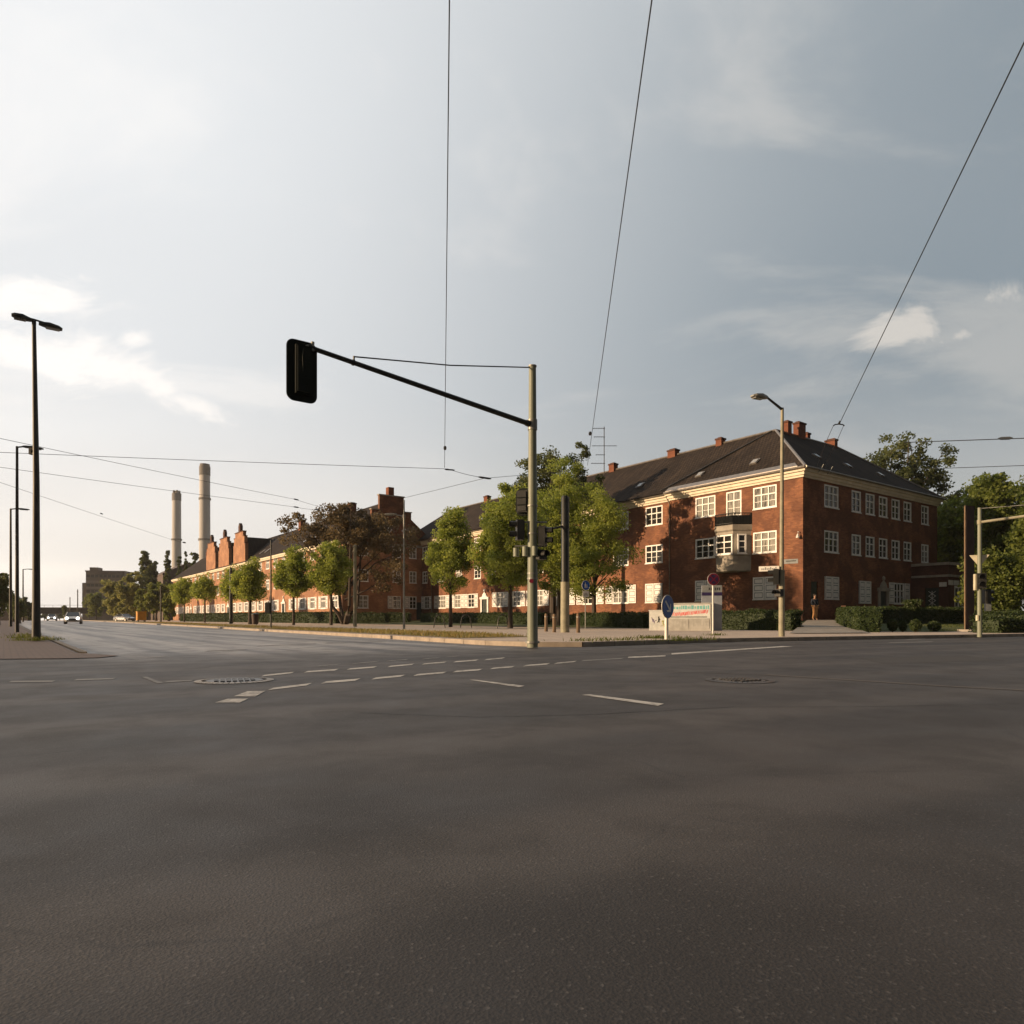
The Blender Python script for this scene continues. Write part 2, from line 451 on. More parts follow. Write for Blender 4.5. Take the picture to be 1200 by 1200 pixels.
pm('car_silver', (0.36, 0.38, 0.42), (0.30, 0.32, 0.36), 2.0, 0.25, 0.5)
pm('tyre_rubber', (0.02, 0.02, 0.02), None, 8.0, 0.8)
pm('orange_paint', (0.66, 0.33, 0.03), (0.55, 0.26, 0.022), 2.0, 0.5)
pm('skin', (0.45, 0.27, 0.19), None, 9.0, 0.6)
pm('navy_cloth', (0.022, 0.03, 0.05), None, 9.0, 0.9)
pm('tan_cloth', (0.46, 0.24, 0.10), None, 9.0, 0.9)
pm('hair_brown', (0.03, 0.02, 0.014), None, 9.0, 0.7)
lamp_mat('headlight_lit', (1.0, 0.97, 0.9), 6.0)
lamp_mat('pedestrian_lens', (0.02, 0.018, 0.016), 0.0)
leaf_mat('leaf_lime', (0.15, 0.205, 0.048), (0.34, 0.385, 0.095), 0.52)
leaf_mat('leaf_green', (0.10, 0.135, 0.042), (0.21, 0.235, 0.07), 0.46)
leaf_mat('leaf_dark', (0.062, 0.084, 0.032), (0.135, 0.155, 0.055), 0.4)
leaf_mat('leaf_copper', (0.105, 0.08, 0.042), (0.18, 0.145, 0.072), 0.38)
leaf_mat('leaf_far', (0.15, 0.17, 0.06), (0.30, 0.30, 0.11), 0.45)  # lightened so distance haze and sun are partly in the leaf colour
leaf_mat('leaf_hedge', (0.030, 0.050, 0.016), (0.058, 0.082, 0.022), 0.25)
leaf_mat('leaf_shade', (0.07, 0.105, 0.028), (0.20, 0.235, 0.05), 0.46)
leaf_mat('blade_dry', (0.30, 0.22, 0.08), (0.16, 0.17, 0.05), 0.35)
leaf_mat('blade_green', (0.07, 0.10, 0.02), (0.12, 0.13, 0.03), 0.35)


# ------------------------------------------------------------------ mesh builder
class MB:
    def __init__(s):
        s.v = []
        s.f = []
        s.uv = []
        s.mi = []
        s.m = 0

    def poly(s, pts, uv=None):
        i = len(s.v)
        s.v += [tuple(p) for p in pts]
        s.f.append(tuple(range(i, i + len(pts))))
        s.uv += list(uv) if uv else [(0, 0)] * len(pts)
        s.mi.append(s.m)

    def box(s, x0, x1, y0, y1, z0, z1):
        P = lambda a, b, c: (a, b, c)
        dx, dy, dz = abs(x1 - x0), abs(y1 - y0), abs(z1 - z0)
        s.poly([P(x0, y0, z0), P(x1, y0, z0), P(x1, y0, z1), P(x0, y0, z1)], [(0, z0), (dx, z0), (dx, z1), (0, z1)])
        s.poly([P(x1, y1, z0), P(x0, y1, z0), P(x0, y1, z1), P(x1, y1, z1)], [(0, z0), (dx, z0), (dx, z1), (0, z1)])
        s.poly([P(x0, y1, z0), P(x0, y0, z0), P(x0, y0, z1), P(x0, y1, z1)], [(0, z0), (dy, z0), (dy, z1), (0, z1)])
        s.poly([P(x1, y0, z0), P(x1, y1, z0), P(x1, y1, z1), P(x1, y0, z1)], [(0, z0), (dy, z0), (dy, z1), (0, z1)])
        s.poly([P(x0, y0, z1), P(x1, y0, z1), P(x1, y1, z1), P(x0, y1, z1)], [(0, 0), (dx, 0), (dx, dy), (0, dy)])
        s.poly([P(x0, y1, z0), P(x1, y1, z0), P(x1, y0, z0), P(x0, y0, z0)], [(0, 0), (dx, 0), (dx, dy), (0, dy)])

    def tube(s, pts, rad, n=10, cap=True, shared=True):
        pts = [Vector(p) for p in pts]
        if not isinstance(rad, (list, tuple)):
            rad = [rad] * len(pts)
        base = len(s.v)
        up = None
        for i, p in enumerate(pts):
            a = pts[max(i - 1, 0)]
            b = pts[min(i + 1, len(pts) - 1)]
            d = (b - a).normalized()
            ref = Vector((0, 0, 1)) if abs(d.z) < 0.95 else Vector((1, 0, 0))
            e1 = d.cross(ref).normalized()
            e2 = d.cross(e1)
            for k in range(n):
                th = 2 * math.pi * k / n
                s.v.append(tuple(p + (e1 * math.cos(th) + e2 * math.sin(th)) * rad[i]))
        for i in range(len(pts) - 1):
            for k in range(n):
                k2 = (k + 1) % n
                a = base + i * n
                b = a + n
                s.f.append((a + k, a + k2, b + k2, b + k))
                s.uv += [(k / n, i), ((k + 1) / n, i), ((k + 1) / n, i + 1), (k / n, i + 1)]
                s.mi.append(s.m)
        if cap:
            for st, rev in ((base, False), (base + (len(pts) - 1) * n, True)):
                idx = [st + k for k in range(n)]
                if rev:
                    idx.reverse()
                s.f.append(tuple(idx))
                s.uv += [(0, 0)] * n
                s.mi.append(s.m)

    def prism(s, pts, off):
        """closed outline pts swept by vector off"""
        off = Vector(off)
        a = [Vector(p) for p in pts]
        b = [p + off for p in a]
        s.poly(a)
        s.poly(list(reversed(b)))
        for i in range(len(a)):
            j = (i + 1) % len(a)
            L = (a[j] - a[i]).length
            s.poly([a[i], b[i], b[j], a[j]], [(0, 0), (0, off.length), (L, off.length), (L, 0)])

    def disc(s, c, ax1, ax2, r, thick, n=24):
        c, ax1, ax2 = Vector(c), Vector(ax1), Vector(ax2)
        nrm = ax1.cross(ax2).normalized()
        pts = [c + (ax1 * math.cos(2 * math.pi * k / n) + ax2 * math.sin(2 * math.pi * k / n)) * r for k in range(n)]
        s.prism(pts, nrm * thick)

    def build(s, name, mats, parent=None, smooth=False, loc=None, rot=0.0):
        me = bpy.data.meshes.new(name)
        me.from_pydata(s.v, [], s.f)
        uvl = me.uv_layers.new(name='UVMap')
        uvl.data.foreach_set('uv', np.array(s.uv, dtype=np.float32).ravel())
        mats = [mats] if isinstance(mats, str) else mats
        for m in mats:
            me.materials.append(MATS[m])
        me.polygons.foreach_set('material_index', np.array(s.mi, dtype=np.int32))
        if smooth:
            me.polygons.foreach_set('use_smooth', [True] * len(s.f))
            try:
                me.set_sharp_from_angle(angle=math.radians(40))
            except Exception:
                pass
        me.update()
        o = bpy.data.objects.new(name, me)
        COL.objects.link(o)
        if parent is not None:
            o.parent = parent
        if loc is not None:
            o.location = loc
        o.rotation_euler = (0, 0, rot)
        return o


def tag(o, label=None, cat=None, group=None, kind=None):
    if label:
        o['label'] = label
    if cat:
        o['category'] = cat
    if group:
        o['group'] = group
    if kind:
        o['kind'] = kind
    return o


def thing(name, loc, rot, label, cat, group=None):
    o = bpy.data.objects.new(name, None)
    o.empty_display_size = 0.3
    COL.objects.link(o)
    o.location = loc
    o.rotation_euler = (0, 0, rot)
    return tag(o, label, cat, group)


def link_copy(o, parent, loc, rot=None):
    c = o.copy()
    COL.objects.link(c)
    c.parent = parent
    c.location = loc
    if rot is not None:
        c.rotation_euler = (0, 0, rot)
    return c


def quads_mesh(name, V, tint, mat, parent=None, loc=None):
    """many loose four-sided leaves: V is (n, 4, 3)"""
    n = len(V)
    me = bpy.data.meshes.new(name)
    me.vertices.add(n * 4)
    me.vertices.foreach_set('co', V.astype(np.float32).ravel())
    me.loops.add(n * 4)
    me.loops.foreach_set('vertex_index', np.arange(n * 4, dtype=np.int32))
    me.polygons.add(n)
    me.polygons.foreach_set('loop_start', np.arange(0, n * 4, 4, dtype=np.int32))
    me.polygons.foreach_set('loop_total', np.full(n, 4, dtype=np.int32))
    at = me.attributes.new('tint', 'FLOAT', 'POINT')
    at.data.foreach_set('value', np.repeat(np.clip(tint, 0, 1), 4).astype(np.float32))
    me.materials.append(MATS[mat])
    me.update(calc_edges=True)
    o = bpy.data.objects.new(name, me)
    COL.objects.link(o)
    if parent is not None:
        o.parent = parent
    if loc is not None:
        o.location = loc
    return o


def leaf_quads(C, size, bias=None):
    n = len(C)
    a = rng.normal(size=(n, 3))
    a /= np.linalg.norm(a, axis=1)[:, None]
    b = rng.normal(size=(n, 3))
    b -= a * (a * b).sum(1)[:, None]
    b /= np.linalg.norm(b, axis=1)[:, None]
    L = (size * rng.uniform(0.65, 1.3, n))[:, None]
    V = np.empty((n, 4, 3))
    V[:, 0] = C + a * L * 0.5
    V[:, 1] = C + b * L * 0.33
    V[:, 2] = C - a * L * 0.5
    V[:, 3] = C - b * L * 0.33
    return V


def tree(name, x, y, z0, height, lobes, trunk_r, nclump, nleaf, leaf, mat, label, cat='tree', group=None, clump_r=0.5,
         fork=0.35, stems=1, spread=0.25, seed=1, shell=2.2, bark='bark'):
    """lobes: (cx, cy, cz, rx, ry, rz) in metres about the foot; clumps of leaves sit in them"""
    R = np.random.default_rng(seed)
    root = thing(name, (x, y, z0), 0, label, cat, group)
    vol = np.array([l[3] * l[4] * l[5] for l in lobes])
    pick = R.choice(len(lobes), nclump, p=vol / vol.sum())
    dirs = R.normal(size=(nclump, 3))
    dirs /= np.linalg.norm(dirs, axis=1)[:, None]
    rad = R.uniform(0, 1, nclump) ** (1 / shell)
    L = np.array(lobes)
    cl = L[pick, :3] + dirs * rad[:, None] * L[pick, 3:6]
    csz = clump_r * R.uniform(0.6, 1.35, nclump)
    per = max(4, nleaf // nclump)
    C = np.repeat(cl, per, 0)
    off = R.normal(size=C.shape)
    off /= np.linalg.norm(off, axis=1)[:, None]
    off *= (R.uniform(0, 1, len(C)) ** 0.5)[:, None]
    off[:, 2] *= 0.75
    C = C + off * np.repeat(csz, per)[:, None]
    tint = np.repeat(R.uniform(0, 1, nclump), per) * 0.6 + R.uniform(0, 0.4, len(C))
    quads_mesh('crown', leaf_quads(C, leaf), tint, mat, root)
    m = MB()
    zb = fork * height
    top = max(l[2] + l[5] * 0.4 for l in lobes)
    for k in range(stems):
        th = 2 * math.pi * k / max(stems, 1) + seed
        lx, ly = (0, 0) if stems == 1 else (math.cos(th) * spread * zb, math.sin(th) * spread * zb)
        w = R.normal(size=2) * 0.04 * height * 0.3
        r = trunk_r if stems == 1 else trunk_r * 0.62
        pts = [(0 if stems == 1 else lx * 0.08, 0 if stems == 1 else ly * 0.08, -0.15), (lx * 0.45, ly * 0.45, zb * 0.5), (lx, ly, zb),
               (lx * 1.4 + w[0], ly * 1.4 + w[1], (zb + top) / 2), (lx * 1.7 + w[0] * 2, ly * 1.7 + w[1] * 2, top)]
        m.tube(pts, [r * 1.25, r, r * 0.85, r * 0.5, r * 0.12], 8)
    order = R.permutation(nclump)[:min(nclump, 22)]
    for i in order:
        e = cl[i]
        zz = zb * R.uniform(0.8, 1.1) + (e[2] - zb) * 0.25
        zz = min(max(zz, zb * 0.75), max(e[2] - 0.1, zb * 0.75))
        sx, sy = (0, 0)
        mid = (e * 0.5 + np.array([sx, sy, zz]) * 0.5) + np.array([0, 0, 0.06 * height * R.uniform(-0.3, 1)])
        m.tube([(sx, sy, zz), tuple(mid), tuple(e)], [trunk_r * 0.38, trunk_r * 0.22, trunk_r * 0.06], 5, False)
    m.build('trunk', bark, root, True)
    return root


def hedge_points(L, w, h, dens, R, round_=0.12):
    """points on the skin of a clipped hedge: local x along, y across, z up"""
    P = []
    for area, fn in ((L * w, lambda a, b: (a * L, (b - .5) * w, h)),
                     (L * h, lambda a, b: (a * L, -w / 2, b * h)),
                     (L * h, lambda a, b: (a * L, w / 2, b * h)),
                     (w * h, lambda a, b: (0, (a - .5) * w, b * h)),
                     (w * h, lambda a, b: (L, (a - .5) * w, b * h))):
        for _ in range(int(area * dens)):
            P.append(fn(R.uniform(), R.uniform()))
    P = np.array(P)
    wob = 0.05 * np.sin(P[:, 0] * 2.1 + P[:, 2] * 3) + 0.04 * np.sin(P[:, 0] * 5.3 + 1.3)
    P[:, 2] += wob * (P[:, 2] > h * 0.6)
    P += R.normal(size=P.shape) * 0.045
    P[:, 2] = np.maximum(P[:, 2], 0.02)
    return P


def hedge(name, p0, p1, w, h, z0, z1, label, mat='leaf_hedge', dens=230, leaf=0.10, seed=1, group=None, cat='hedge'):
    R = np.random.default_rng(seed)
    a, b = Vector((*p0, z0)), Vector((*p1, z1))
    L = (b - a).length
    rot = math.atan2(b.y - a.y, b.x - a.x)
    o = thing(name, a, rot, label, cat, group)
    P = hedge_points(L, w, h, dens, R)
    P[:, 2] += (z1 - z0) * P[:, 0] / L
    quads_mesh('foliage', leaf_quads(P, leaf), R.uniform(0, 1, len(P)) * 0.7 + 0.3 * np.clip(np.sin(P[:, 0] * 1.7), 0, 1), mat, o)
    m = MB()
    nseg = max(2, int(L / 0.6))
    for k in range(nseg):
        x0, x1 = k * L / nseg + (0.06 if k == 0 else 0), (k + 1) * L / nseg - (0.06 if k == nseg - 1 else 0)
        zz = (z1 - z0) * (x0 + x1) / 2 / L
        m.box(x0, x1, -w / 2 + 0.07, w / 2 - 0.07, zz - 0.1, zz + h - 0.09 + 0.02 * math.sin(k * 1.7))
    m.build('branches', 'leaf_hedge', o)
    return o


def blades(name, pts, hmin, hmax, wid, mat, loc=None):
    n = len(pts)
    th = rng.uniform(0, 2 * math.pi, n)
    h = rng.uniform(hmin, hmax, n)
    lean = rng.normal(size=(n, 2)) * 0.35 * h[:, None]
    V = np.empty((n, 4, 3))
    dx = np.stack([np.cos(th), np.sin(th), np.zeros(n)], 1) * (wid * rng.uniform(.6, 1.3, n))[:, None]
    tip = pts + np.concatenate([lean, h[:, None]], 1)
    mid = pts + np.concatenate([lean * 0.35, h[:, None] * 0.55], 1)
    V[:, 0] = pts - dx
    V[:, 1] = pts + dx
    V[:, 2] = tip
    V[:, 3] = mid - dx * 0.8
    return quads_mesh(name, V, rng.uniform(0, 1, n), mat, None, loc)


# ------------------------------------------------------------------ ground, road, pavements
def sheet(name, poly, z, mat, rot=0.0, kind='structure'):
    m = MB()
    m.poly([(p[0], p[1], z if len(p) < 3 else p[2]) for p in poly])
    o = m.build(name, mat, rot=rot)
    tag(o, kind=kind)
    return o


def ground():
    m = MB()
    ts = [-900, -500, -200, -60, -10, 20, 60, 140, 400, 900]
    ss = [-400, -120, -30, 15, 45, 70, 100, 140, 185, 300, 600, 1000]
    for i in range(len(ts) - 1):
        for j in range(len(ss) - 1):
            q = [(ts[i], ss[j]), (ts[i + 1], ss[j]), (ts[i + 1], ss[j + 1]), (ts[i], ss[j + 1])]
            m.poly([(a, b, -0.06 + rise(b)) for a, b in q])
    tag(m.build('ground', 'earth', rot=ANG), kind='structure')


ground()


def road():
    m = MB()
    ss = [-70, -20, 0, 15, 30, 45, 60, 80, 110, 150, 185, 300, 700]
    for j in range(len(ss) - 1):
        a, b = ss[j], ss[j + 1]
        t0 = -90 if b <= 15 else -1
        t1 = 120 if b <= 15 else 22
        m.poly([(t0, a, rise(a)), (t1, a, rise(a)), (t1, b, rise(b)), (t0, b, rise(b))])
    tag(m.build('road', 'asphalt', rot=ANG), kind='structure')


road()

# right-hand pavement: kerb polyline in (t, s), from far down the main road round the corner into the side street
KERB = [(16.0, 420), (15.0, 185), (14.2, 110), (13.2, 60), (12.6, 44), (11.5, 30), (11.0, 22.9), (10.4, 17.5), (10.15, 15.0), (10.5, 13.4), (11.4, 12.6),
        (13.7, 12.7), (16.0, 13.0), (19.0, 12.5), (22.9, 11.9), (32.9, 10.2), (48, 8.0), (90, 3.0)]


def kerb_and_pavement():
    m = MB()
    k = MB()
    w = 0.16
    H = 0.12
    pts = [Vector((a, b, 0)) for a, b in KERB]
    nor = []
    for i in range(len(pts)):
        d = (pts[min(i + 1, len(pts) - 1)] - pts[max(i - 1, 0)]).normalized()
        nor.append(Vector((-d.y, d.x, 0)))       # towards the block
    for i in range(len(pts) - 1):
        a, b = pts[i], pts[i + 1]
        za, zb = rise(a.y), rise(b.y)
        ai, bi = a + nor[i] * w, b + nor[i + 1] * w
        P = lambda p, z: (p.x, p.y, z)
        # a few joints between the stones
        nseg = max(1, int((b - a).length / 1.0)) if (b - a).length < 25 else 6
        for q in range(nseg):
            f0, f1 = q / nseg, (q + 1) / nseg - 0.02 / max(1, (b - a).length)
            p0, p1 = a.lerp(b, f0), a.lerp(b, f1)
            i0, i1 = ai.lerp(bi, f0), ai.lerp(bi, f1)
            z0, z1 = za + (zb - za) * f0, za + (zb - za) * f1
            k.poly([P(p0, z0 - .05), P(p1, z1 - .05), P(p1, z1 + H), P(p0, z0 + H)])
            k.poly([P(p0, z0 + H), P(p1, z1 + H), P(i1, z1 + H), P(i0, z0 + H)])
        m.poly([P(ai, za + H - .006), P(bi, zb + H - .006), P(b + nor[i + 1] * 3.2, zb + H), P(a + nor[i] * 3.2, za + H)])
    tag(k.build('kerb', 'kerb_stone', rot=ANG), kind='structure')
    # broad pavement up to the hedges
    m = MB()
    main = [(p + n_ * w, rise(p.y)) for p, n_ in zip(pts, nor)]
    outer = {}
    for i in range(len(pts) - 1):
        a, za = main[i]
        b, zb = main[i + 1]
        if i < 9:
            oa, ob = (34.0, max(a.y, 18.0)), (34.0, max(b.y, 18.0))
        else:
            oa, ob = (max(34.0, a.x), 18.0), (max(34.0, b.x), 18.0)
        if i == 9:
            oa = (34.0, 18.0)
        q = [(a.x, a.y, za + H - .004), (b.x, b.y, zb + H - .004), (ob[0], ob[1], zb + H), (oa[0], oa[1], za + H)]
        if (oa[0], oa[1]) == (ob[0], ob[1]):
            q = q[:3]
        m.poly(q)
    tag(m.build('pavement', 'pavement_slabs', rot=ANG), kind='structure')


kerb_and_pavement()


def left_pavement():
    m = MB()
    za = 0.012
    edge = [(-60, 9.0), (-8.4, 11.5), (-7.6, 11.62), (-7.1, 11.9), (-7.15, 12.6)]
    st = [to_st(*p) for p in edge]
    low = [(a, b, za) for a, b in st] + [(1.15, 16.0, za), (1.15, 45.0, za)] + [(-40.0, 45.0, za)]
    m.poly(low)
    ss = [45, 70, 100, 140, 185, 420]
    for a, b in zip(ss, ss[1:]):
        m.poly([(1.15, a, za + rise(a)), (1.15, b, za + rise(b)), (-40, b, za + rise(b)), (-40, a, za + rise(a))])
    tag(m.build('left_pavement', 'red_pavers', rot=ANG), kind='structure')
    k = MB()
    line = [(a, b) for a, b in st] + [(1.2, 16.0), (1.2, 45), (1.2, 70), (1.2, 100), (1.2, 185), (1.2, 420)]
    for (a0, b0), (a1, b1) in zip(line[5:], line[6:]):
        d = Vector((a1 - a0, b1 - b0, 0)).normalized()
        nn = Vector((d.y, -d.x, 0)) * 0.13
        z0, z1 = rise(b0), rise(b1)
        k.poly([(a0 + nn.x, b0 + nn.y, z0 - .02), (a1 + nn.x, b1 + nn.y, z1 - .02), (a1 + nn.x, b1 + nn.y, z1 + .034), (a0 + nn.x, b0 + nn.y, z0 + .034)])
        k.poly([(a0 + nn.x, b0 + nn.y, z0 + .03), (a1 + nn.x, b1 + nn.y, z1 + .034), (a1, b1, z1 + .034), (a0, b0, z0 + .034)])
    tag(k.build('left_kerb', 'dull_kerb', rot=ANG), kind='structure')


left_pavement()


def front_garden():
    """ground between hedge and brick block, climbing to the foot of the wall"""
    m = MB()
    def zz(t, s):
        a = min(max((t - 34.0) / 8.0, 0), 1) if s > 22 else 1
        b = min(max((s - 15.0) / 9.0, 0), 1) if t > 44 else 0
        return 0.125 + 0.55 * max(a if s > 26 else 0, b)
    # along the main front
    for s0, s1 in ((26, 60), (60, 83), (83, 120), (120, 200)):
        r0, r1 = 0.3 * rise(s0), 0.3 * rise(s1)
        m.poly([(34, s0, .125 + rise(s0)), (40, s0, .50 + r0), (40, s1, .50 + r1), (34, s1, .125 + rise(s1))])
        m.poly([(40, s0, .50 + r0), (47, s0, .66 + r0), (47, s1, .66 + r1), (40, s1, .50 + r1)])
    # lawn before the side front
    m.poly([(34, 14.0, .125), (34, 26, .125), (40, 26, .50), (40, 14.0, .135)])
    m.poly([(40, 14.0, .135), (40, 26, .50), (47, 27.5, .66), (47, 14.0, .14)])
    m.poly([(47, 14.0, .14), (47, 27.5, .66), (95, 27.5, .66), (95, 14.0, .14)])
    tag(m.build('lawn', 'lawn_green', rot=ANG), kind='structure')
    # concrete path from the pavement to the corner door
    p = MB()
    x0, y0 = W(938, 28.5)
    x1, y1 = W(1015, 28.5)
    pts = [(W(925, 27.2), .13), (W(1018, 28.2), .14), (W(995, 39), .33), (W(990, 47.2), .672), (W(946, 47.6), .672), (W(938, 39), .36)]
    P = [(x, y, z + .012) for (x, y), z in pts]
    p.poly([P[0], P[1], P[2], P[5]])
    p.poly([P[5], P[2], P[3], P[4]])
    tag(p.build('garden_path', 'path_concrete'), kind='structure')


front_garden()


def verge():
    """dry grass strip behind the kerb of the main road"""
    m = MB()
    seq = [(10.9, 17.5, 13.6), (11.6, 23, 15.5), (12.2, 30, 16.5), (13.2, 44, 17.5), (13.9, 60, 18.0), (14.8, 110, 19), (15.6, 185, 19)]
    for (a, s0, b), (c, s1, d) in zip(seq, seq[1:]):
        m.poly([(a, s0, .127 + rise(s0)), (b, s0, .130 + rise(s0)), (d, s1, .130 + rise(s1)), (c, s1, .127 + rise(s1))])
    tag(m.build('verge', 'dry_turf', rot=ANG), kind='structure')
    P = []
    for (a, s0, b), (c, s1, d) in zip(seq[:5], seq[1:6]):
        cnt = int((s1 - s0) * 260) if s0 < 44 else int((s1 - s0) * 110)
        for _ in range(cnt):
            f = random.random()
            s = s0 + (s1 - s0) * f
            t = (a + (c - a) * f) + ((b + (d - b) * f) - (a + (c - a) * f)) * random.random()
            x, y = from_st(t, s)
            P.append((x, y, .125 + rise(s)))
    o = blades('dry_grass', np.array(P), .03, .13, .012, 'blade_dry')
    tag(o, 'dry straw coloured grass on the verge along the kerb of the main road', 'grass', kind='stuff')
    # tufts at the nose of the corner and at post feet
    P = []
    for (px, py, n_, r, hh) in ((768, 748, 420, .5, 0.2), (735, 750, 160, .7, .12), (797, 750, 130, .3, .12), (838, 744.5, 120, .3, .1),
                                (700, 751, 160, .8, .08), (815, 749, 120, .5, .1)):
        x, y = G(px, py, .12)
        for _ in range(n_):
            a = rng.normal(size=2) * r * 0.5
            P.append((x + a[0] * 1.3, y + a[1] * .6, .10))
    for (px, d, n_) in ((36, 20.9, 160), (48, 21.2, 140), (26, 24, 200), (30, 28, 120), (53, 22, 90)):
        x, y = W(px, d)
        for _ in range(n_):
            a = rng.normal(size=2) * .25
            P.append((x + a[0], y + a[1], .04))
    o = blades('weeds', np.array(P), .03, .15, .009, 'blade_green')
    tag(o, 'tufts of weeds growing at the pavement corner and at the feet of posts', 'weeds', kind='stuff')
    P = []
    for _ in range(9000):
        t, s = random.uniform(34, 60), random.uniform(14.1, 20)
        if s - 14 > (t - 34) * 1.2 + 4:
            continue
        x, y = from_st(t, s)
        P.append((x, y, .13 + max(0, (s - 14) / 13.5) * .53 * (1 if t > 44 else (t - 34) / 10)))
    o = blades('lawn_grass', np.array(P), .03, .09, .010, 'blade_green')
    tag(o, 'short green grass of the lawn before the shaded brick front', 'grass', kind='stuff')


verge()


def markings():
    m = MB()
    Z = 0.004

    def q(*pp):
        m.poly([(*G(px, py, Z), Z) for px, py in pp])
    # near dashed line (double guide line across the junction)
    low = [(313.7, 807.2, 366, 801.8, 3.0), (376, 799.6, 422.5, 796.4, 2.8), (435, 795.0, 475, 791.8, 2.4), (484, 790.9, 524, 788.0, 2.2), (530, 787.0, 566, 784.6, 2.0),
           (574, 783.2, 604, 781.2, 1.9), (612.5, 780.1, 645, 777.8, 1.8), (649, 777.3, 676, 775.2, 1.7)]
    up = [(306, 791.6, 345, 788.2, 2.0), (356, 787.2, 397, 784.8, 2.0), (406, 784.0, 442, 781.6, 1.8), (454, 780.9, 486, 778.4, 1.7), (494, 778.0, 524, 775.9, 1.6),
          (531, 775.5, 561, 773.5, 1.5), (567, 773.0, 592, 771.0, 1.4)]
    for x0, y0, x1, y1, th in low + up:
        sl = 6 * th / 2.5
        q((x0, y0 + th * .5), (x1 - sl, y1 + th * .5), (x1, y1 - th * .5), (x0 + sl, y0 - th * .5))
    # broad slabs where the two lines meet at the left
    q((252, 823.2), (281, 823.2), (291, 818.6), (267, 818.8))
    q((274, 815.8), (299, 816.2), (311, 809.6), (290, 810.0))
    # dashes in the near lane
    q((550, 796.6), (556, 796.4), (615, 803.6), (608, 805.2))
    q((682, 814.2), (692, 813.6), (778, 824.6), (771, 827.0))
    # solid line running to the right
    q((736, 771.0), (780, 769.2), (780, 767.9), (736, 769.6))
    q((787, 767.0), (900, 759.4), (930, 757.4), (916, 757.2), (787, 765.4))
    m.m = 1
    for x0, y0, x1, y1, th in ((371, 780.4, 400, 778.2, 1.2), (412, 777.6, 445, 775.0, 1.1), (452, 774.6, 480, 772.6, 1.0), (494, 772.0, 517, 770.6, 1.0), (522, 769.6, 540, 768.6, .9),
                               (680, 774.2, 732, 771.4, 1.3), (10, 798.6, 65, 798.2, 1.6), (86, 796.6, 136, 795.2, 1.6), (168, 770.6, 196, 769.2, 1.0),
                               (192, 798.8, 228, 797.2, 1.6), (300, 757, 372, 754.2, 1.0), (240, 763, 290, 761, 1.0), (380, 753.6, 452, 751.5, .9), (860, 752.6, 905, 751.6, .8),
                               (1040, 753, 1095, 752, .8), (1060, 749.6, 1085, 748.6, .8)):
        q((x0, y0 + th * .5), (x1 - 4, y1 + th * .5), (x1, y1 - th * .5), (x0 + 4, y0 - th * .5))
    q((166, 793.2), (172, 793.0), (192, 800.0), (184, 800.4))
    # tar joints and seams
    m.m = 2
    def strip(pts, w):
        W_ = [Vector((*G(px, py, Z), Z)) for px, py in pts]
        for a, b in zip(W_, W_[1:]):
            d = (b - a).normalized()
            n_ = Vector((-d.y, d.x, 0)) * w / 2
            m.poly([a - n_, b - n_, b + n_, a + n_])
    m.m = 3
    rr_ = random.Random(11)
    for pts in ([(1005, 771), (1130, 768), (1180, 774), (1035, 778)],):
        P_ = [Vector((*G(px, py, .0016), .0016)) for px, py in pts]
        out = []
        for a, b in zip(P_, P_[1:] + P_[:1]):
            for k in range(6):
                q_ = a.lerp(b, k / 6)
                out.append(q_ + Vector((rr_.uniform(-1, 1), rr_.uniform(-1, 1), 0)) * .012 * (1 if k else 0))
        m.poly(out)
    m.m = 4
    for pts, w in (([(420, 835), (560, 840), (690, 837), (860, 828), (1010, 828), (1210, 824)], .010),):
        W_ = []
        for (ax, ay), (bx, by) in zip(pts, pts[1:]):
            for k in range(14):
                f = k / 14
                g_ = G(ax + (bx - ax) * f, ay + (by - ay) * f, .003)
                W_.append(Vector((g_[0] + rr_.uniform(-.008, .008), g_[1] + rr_.uniform(-.008, .008), .003)))
        nn_ = []
        for i_ in range(len(W_)):
            d = (W_[min(i_ + 1, len(W_) - 1)] - W_[max(i_ - 1, 0)]).normalized()
            nn_.append(Vector((-d.y, d.x, 0)) * w * rr_.uniform(.3, .7))
        for i_ in range(len(W_) - 1):
            m.poly([W_[i_] - nn_[i_], W_[i_ + 1] - nn_[i_ + 1], W_[i_ + 1] + nn_[i_ + 1], W_[i_] + nn_[i_]])
    m.m = 2
    strip([(895, 790.4), (1000, 797.0), (1100, 803.4), (1215, 809.5)], .10)
    strip([(790, 787), (850, 789), (895, 790.4)], .04)
    o = m.build('road_markings', ['road_paint', 'faint_paint', 'joint_tar', 'asphalt_patch', 'tar_seal'])
    tag(o, kind='structure')


markings()


def manhole(px, py, r, label, ring_mat):
    x, y = G(px, py)
    o = thing('manhole_cover', (x, y, 0.004), 0.4, label, 'manhole cover')
    a = MB()
    n = 40
    for k in range(n):
        t0, t1 = 2 * math.pi * k / n, 2 * math.pi * (k + .86) / n
        P = lambda rr, t, z: (rr * math.cos(t), rr * math.sin(t), z)
        a.poly([P(r, t0, .004), P(r, t1, .004), P(r * .82, t1, .009), P(r * .82, t0, .009)])
    a.build('paved_ring', ring_mat, o)
    c = MB()
    c.disc((0, 0, 0), (1, 0, 0), (0, 1, 0), r * .72, .006, 36)
    for i in range(-4, 5):
        for j in range(-4, 5):
            if i * i + j * j < 15:
                s_ = r * .052
                cx, cy = i * r * .15, j * r * .15
                c.box(cx - s_, cx + s_, cy - s_, cy + s_, .0061, .016)
    c.build('iron_lid', 'cast_iron', o)


